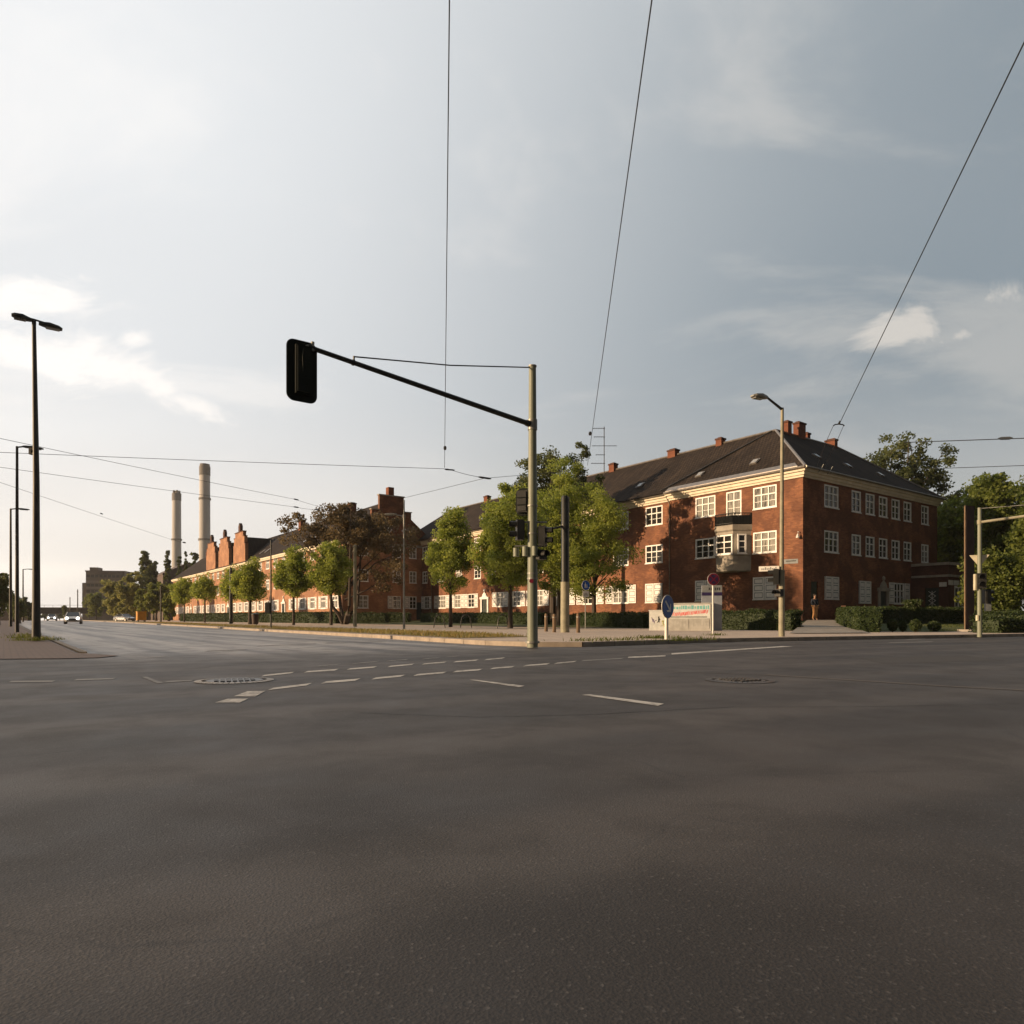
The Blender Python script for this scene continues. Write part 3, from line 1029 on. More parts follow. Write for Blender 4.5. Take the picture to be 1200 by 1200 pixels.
manhole(275, 798, .40, 'round manhole cover ringed with pale stones among the road dashes on the left', 'pale_cobbles')
manhole(867, 797.8, .36, 'round dark manhole cover in the plain asphalt on the right', 'cast_iron')


# ------------------------------------------------------------------ brick block on the corner
CX, CY = 20.6, 49.0
BZ = 0.45
ZG0, ZG1 = 2.21, 3.88                  # ground-floor windows (absolute heights)
Z20, Z21 = 5.66, 7.26
Z30, Z31 = 8.98, 10.63
ZE, ZER, ZRIDGE = 10.96, 11.46, 16.42


def wall(mb, p0, d, length, z0, z1, openings, inward, depth=0.13, u0=0.0):
    """upright wall from p0 along d, with rectangular openings (a0, a1, zb, zt) and their reveals"""
    p0, d, inw = Vector((*p0, 0)), Vector((*d, 0)), Vector((*inward, 0))
    xs = sorted({0.0, length, *[o[0] for o in openings], *[o[1] for o in openings]})
    zs = sorted({z0, z1, *[o[2] for o in openings], *[o[3] for o in openings]})
    P = lambda a, z: tuple(p0 + d * a + Vector((0, 0, z)))
    for i in range(len(xs) - 1):
        run = None
        for j in range(len(zs) - 1):
            xm, zm = (xs[i] + xs[i + 1]) / 2, (zs[j] + zs[j + 1]) / 2
            if any(o[0] < xm < o[1] and o[2] < zm < o[3] for o in openings):
                continue
            a, b, c, e = xs[i], xs[i + 1], zs[j], zs[j + 1]
            mb.poly([P(a, c), P(b, c), P(b, e), P(a, e)], [(u0 + a, c), (u0 + b, c), (u0 + b, e), (u0 + a, e)])
    for a, b, c, e in openings:
        Q = lambda x, z, k: tuple(p0 + d * x + inw * (depth * k) + Vector((0, 0, z)))
        for (x0, zz0, x1, zz1) in ((a, c, b, c), (b, c, b, e), (b, e, a, e), (a, e, a, c)):
            mb.poly([Q(x0, zz0, 0), Q(x1, zz1, 0), Q(x1, zz1, 1), Q(x0, zz0, 1)], [(x0, zz0), (x1, zz1), (x1 + .1, zz1), (x0 + .1, zz0)])


WIN = {}


def window_meshes(w, h, cols, curtain=False, simple=False):
    """frame and pane meshes; origin bottom centre, outward is -y"""
    key = (round(w, 2), round(h, 2), cols, curtain, simple)
    if key in WIN:
        return WIN[key]
    f = MB()
    b = 0.105 if not simple else 0.15
    y0, y1 = -0.035, 0.10
    f.box(-w / 2, -w / 2 + b, y0, y1, 0, h)
    f.box(w / 2 - b, w / 2, y0, y1, 0, h)
    f.box(-w / 2 + b, w / 2 - b, y0, y1, 0, b)
    f.box(-w / 2 + b, w / 2 - b, y0, y1, h - b, h)
    f.box(-w / 2 - .05, w / 2 + .05, -0.09, -0.036, -.045, .03)          # sill board
    y0, y1 = -0.012, 0.07
    mw = 0.085 if not simple else 0.13
    zt = h * 0.63
    iw = (w - 2 * b) / cols
    f.box(-w / 2 + b, w / 2 - b, y0, y1, zt - mw / 2, zt + mw / 2)
    for k in range(1, cols):
        x = -w / 2 + b + iw * k
        f.box(x - mw / 2, x + mw / 2, y0 - .003, y1, b, zt - mw / 2)
        f.box(x - mw / 2, x + mw / 2, y0 - .003, y1, zt + mw / 2, h - b)
    if not simple:
        zl = b + (zt - b) * 0.48
        for k in range(cols):
            x0 = -w / 2 + b + iw * k + (mw / 2 if k else 0)
            x1 = -w / 2 + b + iw * (k + 1) - (mw / 2 if k < cols - 1 else 0)
            f.box(x0, x1, y0 + .02, y1 - .02, zl - .018, zl + .018)
    fo = f.build('window', 'white_paint')
    g = MB()
    g.poly([(-w / 2 + .02, .055, .02), (w / 2 - .02, .055, .02), (w / 2 - .02, .055, h - .02), (-w / 2 + .02, .055, h - .02)])
    go = g.build('pane', 'curtained_glass' if curtain else 'window_glass')
    for o in (fo, go):
        COL.objects.unlink(o)
    WIN[key] = (fo, go)
    return WIN[key]


SH = {}


def shutter_mesh(w, h):
    key = (round(w, 2), round(h, 2))
    if key in SH:
        return SH[key]
    s_ = MB()
    s_.m = 1
    s_.box(-w / 2, w / 2, -.03, 0, 0, h)
    s_.m = 0
    for x0, x1 in ((-w / 2, -w / 2 + .10), (w / 2 - .10, w / 2)):
        s_.box(x0, x1, -.06, -.0305, 0, h)
    cuts = (0, h * .35, h * .67, h)
    for k, (zb, zt) in enumerate(((0, .10), (h * .35 - .05, h * .35 + .05), (h * .67 - .05, h * .67 + .05), (h - .10, h))):
        s_.box(-w / 2 + .1001, w / 2 - .1001, -.06, -.0305, zb, zt)
    for zb, zt in ((.10, h * .35 - .05), (h * .35 + .05, h * .67 - .05), (h * .67 + .05, h - .10)):
        s_.box(-w / 2 + .165, w / 2 - .165, -.048, -.0305, zb + .065, zt - .065)
    o = s_.build('shutter', ['shutter_paint', 'shutter_groove'])
    COL.objects.unlink(o)
    SH[key] = o
    return o


def place(o, parent, loc, rot):
    c = o.copy()
    COL.objects.link(c)
    c.parent = parent
    c.location = loc
    c.rotation_euler = (0, 0, rot)
    return c


def put_window(parent, axis, plane, a, z, w, h, cols, shutters=None, simple=False, inset=.03, curtain=None):
    """axis 'x': wall lies along local y at x=plane, looks to -x; axis 'y': wall lies along x at y=plane, looks to -y"""
    cur = random.random() < 0.33 if curtain is None else curtain
    fo, go = window_meshes(w, h, cols, cur, simple)
    if axis == 'x':
        loc, rot = (plane + inset, a, z), -math.pi / 2
    else:
        loc, rot = (a, plane + inset, z), 0.0
    wo = place(fo, parent, loc, rot)
    place(go, wo, (0, 0, 0), 0)
    if shutters == 'closed':
        s_ = shutter_mesh(w / 2 - .05, h)
        place(s_, wo, (-w / 4, -.06, 0), 0)
        place(s_, wo, (w / 4, -.06, 0), 0)
    elif shutters in ('open', 'right', 'left'):
        sw = w / 2 - .03 if w > 1.7 else w / 2 + .12
        s_ = shutter_mesh(sw, h)
        if shutters != 'left':
            place(s_, wo, (w / 2 + sw / 2 + .01, -inset - .004, 0), 0)
        if shutters != 'right':
            place(s_, wo, (-w / 2 - sw / 2 - .01, -inset - .004, 0), 0)
    return wo


def slope(mb, pts, ridge_dir):
    """roof face with UV in metres: u along ridge_dir, v up the slope"""
    P = [Vector(p) for p in pts]
    rd = Vector(ridge_dir).normalized()
    nrm = (P[1] - P[0]).cross(P[2] - P[0]).normalized()
    vd = nrm.cross(rd).normalized()
    mb.poly(P, [(p.dot(rd), p.dot(vd)) for p in P])


def chimney_stack(parent, x, y, zb, zt, wx, wy, mat='brick_chimney'):
    m = MB()
    m.box(x - wx / 2, x + wx / 2, y - wy / 2, y + wy / 2, zb, zt)
    m.m = 1
    m.box(x - wx / 2 - .06, x + wx / 2 + .06, y - wy / 2 - .06, y + wy / 2 + .06, zt, zt + .14)
    m.box(x - wx / 2 + .12, x + wx / 2 - .12, y - wy / 2 + .12, y + wy / 2 - .12, zt + .14, zt + .24)
    m.build('chimney', [mat, 'brick_plinth'], parent)


def portal(parent, axis, plane, a, z0, w, h, stone='stone_trim'):
    """door in a stone surround with a small pediment and a knob on top; outward is -y before turning"""
    rot = -math.pi / 2 if axis == 'x' else 0.0
    loc = (plane, a, z0) if axis == 'x' else (a, plane, z0)
    s_ = MB()
    s_.box(-w / 2 - .26, -w / 2, -.12, .05, 0, h)
    s_.box(w / 2, w / 2 + .26, -.12, .05, 0, h)
    s_.box(-w / 2 - .36, w / 2 + .36, -.18, .05, h, h + .26)
    s_.prism([(-.55, -.13, h + .26), (.55, -.13, h + .26), (.32, -.13, h + .62), (0, -.13, h + .86), (-.32, -.13, h + .62)], (0, .12, 0))
    s_.tube([(0, -.07, h + .86), (0, -.07, h + .98), (0, -.07, h + 1.12), (0, -.07, h + 1.24)], [.07, .15, .13, .02], 8)
    o = s_.build('door_surround', stone, parent, loc=loc, rot=rot)
    d = MB()
    d.box(-w / 2 + .003, w / 2 - .003, .02, .08, 0.003, h - .003)
    for k in (-1, 1):
        d.box(k * w / 4 - w * .17, k * w / 4 + w * .17, -.005, .0195, .25, h * .45)
        d.box(k * w / 4 - w * .17, k * w / 4 + w * .17, -.005, .0195, h * .52, h - .5)
    do = d.build('door', 'door_paint', parent, loc=loc, rot=rot)
    k = MB()
    k.tube([(w * .06, -.06, 1.0), (w * .06, -.06, 1.16)], .018, 6)
    k.build('handle', 'galvanised', do)
    t = MB()
    t.box(-w / 2 - .4, w / 2 + .4, -.95, -.13, -.30, -.02)
    t.box(-w / 2 - .6, w / 2 + .6, -1.3, -.952, -.30, -.16)
    t.build('steps', 'stone_trim', parent, loc=loc, rot=rot)
    return do


def corner_block():
    B = thing('apartment_building', (CX, CY, 0), ANG,
              'three storey dark brick corner block with cream cornice, hipped roof and oriel', 'building')
    WX = 1.96
    # openings ------------------------------------------------
    proj_up = [(3.05, WX, 3), (8.46, WX, 3)]
    rec_up = [(14.2, WX, 3), (18.25, WX, 3), (22.4, WX, 3), (26.5, WX, 3), (30.6, WX, 3), (34.7, WX, 3), (39.15, 1.42, 2), (42.2, 1.42, 2), (46.4, 1.42, 2), (50.85, WX, 3), (55.1, 1.3, 2)]
    rec_gr = [(14.2, WX, 3), (18.25, WX, 3), (22.4, WX, 3), (26.5, WX, 3), (30.6, WX, 3), (34.3, 1.42, 2), (37.5, 1.42, 2), (43.6, 1.42, 2), (46.7, 1.42, 2), (50.6, WX, 3), (54.6, 1.3, 2)]
    side_up = [(3.78, WX, 3), (7.38, 1.38, 2), (9.51, 1.38, 2), (11.62, 1.38, 2), (13.73, 1.38, 2), (15.82, 1.38, 2), (19.08, 1.38, 2)]
    ope = lambda c, w, z0, z1: (c - w / 2, c + w / 2, z0, z1)
    m = MB()
    # projecting corner piece, main front (x = 0)
    op = [ope(c, w, Z30, Z31) for c, w, _ in proj_up] + [ope(c, w, Z20, Z21) for c, w, _ in proj_up] + [ope(c, w, ZG0, ZG1) for c, w, _ in proj_up]
    op += [(5.07, 6.45, 8.72, 10.66)]
    wall(m, (0, 0), (0, 1), 12.05, BZ, ZER, op, (1, 0))
    m.poly([(0, 12.05, BZ), (.3, 12.05, BZ), (.3, 12.05, ZER), (0, 12.05, ZER)], [(0, BZ), (.3, BZ), (.3, ZER), (0, ZER)])
    # recessed long front
    op = [ope(c - 12.05, w, Z30, Z31) for c, w, _ in rec_up] + [ope(c - 12.05, w, Z20, Z21) for c, w, _ in rec_up] + [ope(c - 12.05, w, ZG0, ZG1) for c, w, _ in rec_gr]
    op += [(40.6 - 12.05 - .55, 40.6 - 12.05 + .55, .75, 3.15)]
    wall(m, (.3, 12.05), (0, 1), 49.95, BZ, ZER, op, (1, 0), u0=12.05)
    # side front (y = 0)
    op = [ope(c, w, Z30, Z31) for c, w, _ in side_up] + [ope(c, w, Z20, Z21) for c, w, _ in side_up]
    op += [(2.82, 4.74, ZG0, ZG1), (7.75, 9.55, 2.0, 3.72), (13.45, 15.25, 2.0, 3.75), (1.05, 1.95, .70, 3.45), (11.0, 12.1, .75, 3.0)]
    wall(m, (0, 0), (1, 0), 21.5, BZ, ZER, op, (0, 1))
    # back walls
    wall(m, (21.5, 0), (0, 1), 12, BZ, ZER, [], (-1, 0))
    wall(m, (12, 12), (1, 0), 9.5, BZ, ZER, [], (0, -1))
    wall(m, (12, 12), (0, 1), 50, BZ, ZER, [], (-1, 0))
    wall(m, (.3, 62), (1, 0), 11.7, BZ, ZER, [], (0, -1))
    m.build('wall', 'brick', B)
    # dark interior backing so the rooms read as deep
    # plinth
    p = MB()
    p.box(-.05, -.002, .0, 12.05, .3, 1.25)
    p.box(.25, .298, 12.06, 62, .3, 1.25)
    p.box(-.05, 21.5, -.05, -.002, .3, .69)
    p.build('plinth', 'brick_plinth', B)
    # roof -----------------------------------------------------
    e = .44
    r = MB()
    A = (-e, -e, ZER); Bc = (21.5 + e, -e, ZER); C_ = (21.5 + e, 12 + e, ZER); Dv = (12 + e, 12 + e, ZER); E = (12 + e, 62 + e, ZER); Fc = (-e, 62 + e, ZER)
    P1 = (6, 6, ZRIDGE); P2 = (15.5, 6, ZRIDGE); P3 = (6, 58, ZRIDGE)
    slope(r, [A, P1, P3, Fc], (0, 1, 0))
    slope(r, [A, Bc, P2, P1], (1, 0, 0))
    slope(r, [Bc, C_, P2], (0, 1, 0))
    slope(r, [C_, Dv, P1, P2], (1, 0, 0))
    slope(r, [Dv, E, P3, P1], (0, 1, 0))
    slope(r, [E, Fc, P3], (1, 0, 0))
    r.poly([(A[0], A[1], ZER - .01), (Fc[0], Fc[1], ZER - .01), (E[0], E[1], ZER - .01), (Dv[0], Dv[1], ZER - .01), (C_[0], C_[1], ZER - .01), (Bc[0], Bc[1], ZER - .01)])
    ro = r.build('roof', 'roof_tiles', B)
    rg = MB()
    ridge = lambda a, b: rg.tube([a, b], .11, 6)
    ridge(P1, P3); ridge(P1, P2); ridge(A, P1); ridge(Bc, P2)
    rg.build('ridge_tiles', 'gutter_zinc', ro)
    # dark lead strip running from the peak down to the eave of the projection
    sp = MB()
    q = Vector((6, 6, ZRIDGE)); w_ = Vector((-.35, 12.9, ZER + .14))
    sp.tube([q + Vector((-.05, .3, .0)), w_ + Vector((0, 0, .1))], .07, 5)
    sp.build('lead_strip', 'dark_metal', ro)
    # eyebrow vents / roof lights
    sl = (ZRIDGE - ZER) / (6 + e)
    for yv, xv in ((17.0, 1.6), (10.0, 1.3), (4.9, 1.5), (24, 1.6), (33, 1.6), (43, 1.6)):
        z = ZER + (xv + e) * sl
        v = MB()
        v.prism([(xv - .3, yv - .32, z - .3 * sl), (xv - .3, yv + .32, z - .3 * sl), (xv + .3, yv + .32, z + .3 * sl), (xv + .3, yv - .32, z + .3 * sl)], (-.06, 0, .07))
        v.m = 1
        v.prism([(xv - .29, yv - .24, z - .22 * sl + .075), (xv - .29, yv + .24, z - .22 * sl + .075), (xv + .17, yv + .24, z + .24 * sl + .075), (xv + .17, yv - .24, z + .24 * sl + .075)], (-.02, 0, .024))
        v.build('roof_window', ['gutter_zinc', 'curtained_glass'], B)
    for xv, yv in ((5.2, 2.0), (9.3, 1.7), (14.2, 1.5)):
        z = ZER + (yv + e) * sl
        v = MB()
        v.prism([(xv - .3, yv - .25, z - .25 * sl), (xv + .3, yv - .25, z - .25 * sl), (xv + .3, yv + .25, z + .25 * sl), (xv - .3, yv + .25, z + .25 * sl)], (0, -.06, .07))
        v.m = 1
        v.prism([(xv - .23, yv - .25, z - .18 * sl + .075), (xv + .23, yv - .25, z - .18 * sl + .075), (xv + .23, yv + .13, z + .2 * sl + .075), (xv - .23, yv + .13, z + .2 * sl + .075)], (0, -.02, .024))
        v.build('roof_window', ['gutter_zinc', 'curtained_glass'], B)
    # cornice and gutter -----------------------------------------
    c = MB()
    for (o1, z0, z1) in ((.12, ZE - .16, ZE), (.22, ZE, ZE + .22), (.36, ZE + .222, ZE + .44)):
        c.box(-o1, -.002, -o1, 12.05 + o1, z0, z1)
        c.box(.30 - o1, .298, 12.052 + o1, 56.0, z0, z1)
        c.box(-.001, 21.5 + o1, -o1, -.002, z0, z1)
        c.box(21.502, 21.5 + o1, .0, 12, z0, z1)
    c.build('cornice', 'cornice_paint', B)
    g = MB()
    g.tube([(-e - .05, -e, ZER - .03), (-e - .05, 12.4, ZER - .03)], .085, 8)
    g.tube([(-e + .25, 12.5, ZER - .05), (-e + .25, 62, ZER - .05)], .085, 8)
    g.tube([(-e, -e - .05, ZER - .03), (21.5 + e, -e - .05, ZER - .03)], .085, 8)
    # bell-cast snow guard strip on the lower slope
    g.prism([(-e, -e + .6, ZER + .06), (-e, 12.3, ZER + .06), (-e + .5, 12.3, ZER + .06 + .5 * sl), (-e + .5, -e + 1.1, ZER + .06 + .5 * sl)], (0, 0, .05))
    g.build('gutter', 'gutter_zinc', B, True)
    for (x, y) in ((.2, 12.35), (.2, 53.1)):
        d = MB()
        d.tube([(x - .55, y, ZER - .1), (x, y, ZE - .4), (x, y, .5)], .055, 7)
        d.build('downpipe', 'gutter_zinc', B, True)
    # chimneys ------------------------------------------------
    for (x, y, zt, wx, wy) in ((6.0, 48.5, 16.95, .6, .8), (6.0, 25.0, 16.95, .6, .75), (6.0, 16.9, 16.8, .65, .9), (6.0, 11.5, 16.75, .6, .6),
                               (7.6, 6.0, 17.25, .55, .55), (9.5, 6.0, 17.45, 1.0, .55), (11.1, 6.3, 16.9, .45, .45), (15.0, 6.2, 16.9, .5, .9)):
        chimney_stack(B, x, y, 14.4, zt, wx, wy)
    # windows --------------------------------------------------
    for c_, w, cols in proj_up:
        put_window(B, 'x', 0, c_, Z30, w, Z31 - Z30, cols, curtain=True)
        put_window(B, 'x', 0, c_, Z20, w, Z21 - Z20, cols, curtain=(c_ < 5))
        put_window(B, 'x', 0, c_, ZG0, w, ZG1 - ZG0, cols, 'closed')
    for c_, w, cols in rec_up:
        put_window(B, 'x', .3, c_, Z30, w, Z31 - Z30, cols)
        put_window(B, 'x', .3, c_, Z20, w, Z21 - Z20, cols)
    for i, (c_, w, cols) in enumerate(rec_gr):
        put_window(B, 'x', .3, c_, ZG0, w, ZG1 - ZG0, cols, 'closed' if i == 0 else 'open')
    for c_, w, cols in side_up:
        put_window(B, 'y', 0, c_, Z30, w, Z31 - Z30, cols)
        put_window(B, 'y', 0, c_, Z20, w, Z21 - Z20, cols)
    put_window(B, 'y', 0, 3.78, ZG0, 1.92, ZG1 - ZG0, 3, 'closed')
    put_window(B, 'y', 0, 8.65, 2.0, 1.80, 1.72, 3, 'closed')
    put_window(B, 'y', 0, 14.35, 2.0, 1.80, 1.75, 3, 'open', curtain=False)
    # balcony door above the oriel
    fo, go = window_meshes(1.38, 1.94, 2, True)
    wo = place(fo, B, (.03, 5.76, 8.72), -math.pi / 2)
    place(go, wo, (0, 0, 0), 0)
    # oriel -----------------------------------------------------
    q = 1.1
    plan = [(0, 4.2), (-q, 5.03), (-q, 6.6), (0, 7.4)]
    def ring(sc, z):
        cy = 5.8
        return [(x * sc + .0, cy + (y - cy) * (1 + (sc - 1) * .5), z) for x, y in plan]
    ol = MB()
    levels = [ring(.86, 4.36), ring(.97, 4.44), ring(1.0, 5.55), ring(1.06, 5.58), ring(1.06, 5.66)]
    for a, b in zip(levels, levels[1:]):
        for k in range(3):
            ol.poly([a[k], a[k + 1], b[k + 1], b[k]])
    ol.poly(levels[0])
    ol.poly(levels[-1])
    levels = [ring(1.0, 7.22), ring(1.0, 7.40), ring(1.10, 7.52), ring(1.10, 7.86), ring(1.04, 7.92)]
    for a, b in zip(levels, levels[1:]):
        for k in range(3):
            ol.poly([a[k], a[k + 1], b[k + 1], b[k]])
    ol.poly(levels[-1])
    a, b = ring(.98, 5.66), ring(.98, 7.22)
    for k in (0, 2):
        # canted cheeks, solid beside the narrow windows
        ol.poly([a[k], a[k + 1], b[k + 1], b[k]])
    ol.poly([a[1], a[2], b[2], b[1]])
    ori = ol.build('oriel', 'oriel_panel', B)
    fo, go = window_meshes(1.5, 1.5, 2, False)
    wo = place(fo, ori, (-q - .015, 5.81, 5.69), -math.pi / 2)
    wo.name = 'oriel_window'
    fo2, go2 = window_meshes(.66, 1.5, 1, False)
    for (x, y, ang) in ((-q * .60, 4.575, -math.pi / 2 + math.atan2(q, .83)), (-q * .60, 7.05, -math.pi / 2 - math.atan2(q, .8))):
        wo = place(fo2, ori, (x - .02, y - (.03 if y < 5 else -.03), 5.69), ang)
        wo.name = 'oriel_window'
    # panes of the oriel stay one level up (part > sub-part limit)
    for (g_, loc, ang) in ((go, (-q - .06, 5.81, 5.69), -math.pi / 2), (go2, (-q * .60 - .05, 4.545, 5.69), -math.pi / 2 + math.atan2(q, .83))):
        po = place(g_, ori, loc, ang)
        po.name = 'oriel_pane'
    rl = MB()
    top = ring(1.06, 8.78); bot = ring(1.06, 7.94)
    for k in range(3):
        a, b = Vector(top[k]), Vector(top[k + 1])
        rl.tube([a, b], .035, 6)
        rl.tube([Vector(bot[k]) + Vector((0, 0, .1)), Vector(bot[k + 1]) + Vector((0, 0, .1))], .02, 5)
        n_ = int((b - a).length / .11)
        for i in range(n_ + 1):
            p = a.lerp(b, i / n_)
            rl.tube([p, p - Vector((0, 0, .84))], .03, 4)
    rl.build('balcony_railing', 'dark_metal', B)
    bx = MB()
    tp, bt = ring(1.01, 8.62), ring(1.01, 7.95)
    for k in range(3):
        A_, B_ = Vector(bt[k]), Vector(bt[k + 1])
        inn = Vector((.05, 0, 0))
        bx.prism([A_, B_, Vector(tp[k + 1]), Vector(tp[k])], inn)
    bx.build('balcony_screen', 'dark_metal', B)
    a, b = Vector(top[1]), Vector(top[2])
    fl = [(-q * 1.06 - .16, 5.2, 8.25), (-q * 1.06 - .16, 6.5, 8.25)]
    # doors ------------------------------------------------------
    portal(B, 'x', .3, 40.6, .75, 1.1, 2.4, 'white_paint')
    portal(B, 'y', 0, 11.55, .75, 1.1, 2.25)
    dd = MB()
    dd.box(1.053, 1.947, .08, .13, .703, 3.447)
    dd.box(1.15, 1.85, .06, .0795, 1.0, 2.0)
    dd.box(1.15, 1.85, .06, .0795, 2.2, 3.2)
    do = dd.build('door', 'door_paint', B)
    st = MB()
    st.box(.4, 4.3, -1.6, -.052, .3, .66)
    st.box(.6, 2.4, -2.0, -1.602, .3, .58)
    st.m = 1
    st.box(2.5, 4.6, -1.75, -1.5, .3, 1.62)
    st.box(2.45, 4.65, -1.80, -1.45, 1.621, 1.70)
    st.box(4.35, 4.6, -1.5, -.06, .3, 1.62)
    st.build('stoop', ['stone_trim', 'brick_plinth'], B)
    # single-storey wing by the side front ------------------------
    ex = MB()
    y0 = -2.85
    wall(ex, (16.5, y0), (0, 1), 2.85, BZ, 5.2, [(.7, 1.75, 1.0, 3.35)], (1, 0))
    wall(ex, (16.5, y0), (1, 0), 12.5, BZ, 5.2, [(1.2, 3.0, 1.05, 3.5), (5.0, 6.8, 1.05, 3.5)], (0, 1))
    wall(ex, (29, y0), (0, 1), 9, BZ, 5.2, [], (-1, 0))
    wall(ex, (21.6, 6), (1, 0), 7.4, BZ, 5.2, [], (0, -1))
    ex.poly([(16.5, y0, 5.19), (29, y0, 5.19), (29, 6, 5.19), (21.55, 6, 5.19), (21.55, -.03, 5.19), (16.5, -.03, 5.19)])
    en = ex.build('side_wing', 'brick_plinth', B)
    tr = MB()
    for z0, z1, o_ in ((5.2, 5.42, .14), (4.22, 4.40, .12)):
        tr.box(16.5 - o_, 29.0 + o_, y0 - o_, y0 - .003, z0, z1)
        tr.box(16.5 - o_, 16.497, y0 - .002, -.06, z0, z1)
    for x0, x1 in ((17.0, 18.4), (18.8, 19.9)):
        pass
    tr.build('stone_band', 'stone_trim', en)
    bd = MB()
    bd.box(16.44, 16.497, -2.75, -2.2, 3.42, 3.78)
    bd.box(16.55, 17.35, y0 - .06, y0 - .003, 3.55, 3.95)
    bd.box(17.55, 18.5, y0 - .06, y0 - .003, 3.55, 3.95)
    bd.build('fascia_board', 'sign_white', en)
    lt = MB()
    lt.box(16.56, 16.62, y0 + .7, y0 + 1.75, 1.0, 3.35)
    lt.m = 1
    for k in range(3):
        cz = 2.1 + k * .38
        for s_ in (-1, 1):
            lt.tube([(16.53, y0 + 1.22 - .28, cz - .2 * s_), (16.53, y0 + 1.22 + .28, cz + .2 * s_)], .022, 5)
    lt.tube([(16.53, y0 + 1.22, 1.8), (16.53, y0 + 1.22, 3.1)], .022, 5)
    lt.build('lattice_door', ['door_paint', 'white_paint'], en)
    for a_ in (2.1, 5.9):
        fo, go = window_meshes(1.8, 2.45, 2, False, True)
        wo = place(fo, en, (16.5 + a_, y0 + .03, 1.05), 0)
        po = place(go, en, (16.5 + a_, y0 + .03, 1.05), 0)
    # wall lamp and eave hooks
    lm = MB()
    lm.tube([(-.02, .25, 6.9), (-.2, .25, 6.95), (-.24, .25, 6.75)], .03, 6)
    lm.tube([(-.24, .25, 6.78), (-.24, .25, 6.5)], [.05, .14], 8)
    lm.build('wall_lamp', 'sign_white', B)
    hk = MB()
    for x in (1.3, 2.5):
        hk.tube([(x, -.38, 11.25), (x, -.62, 11.4), (x + .1, -.75, 11.75)], .03, 5)
    hk.build('wire_hook', 'galvanised', B)
    return B


corner_block()


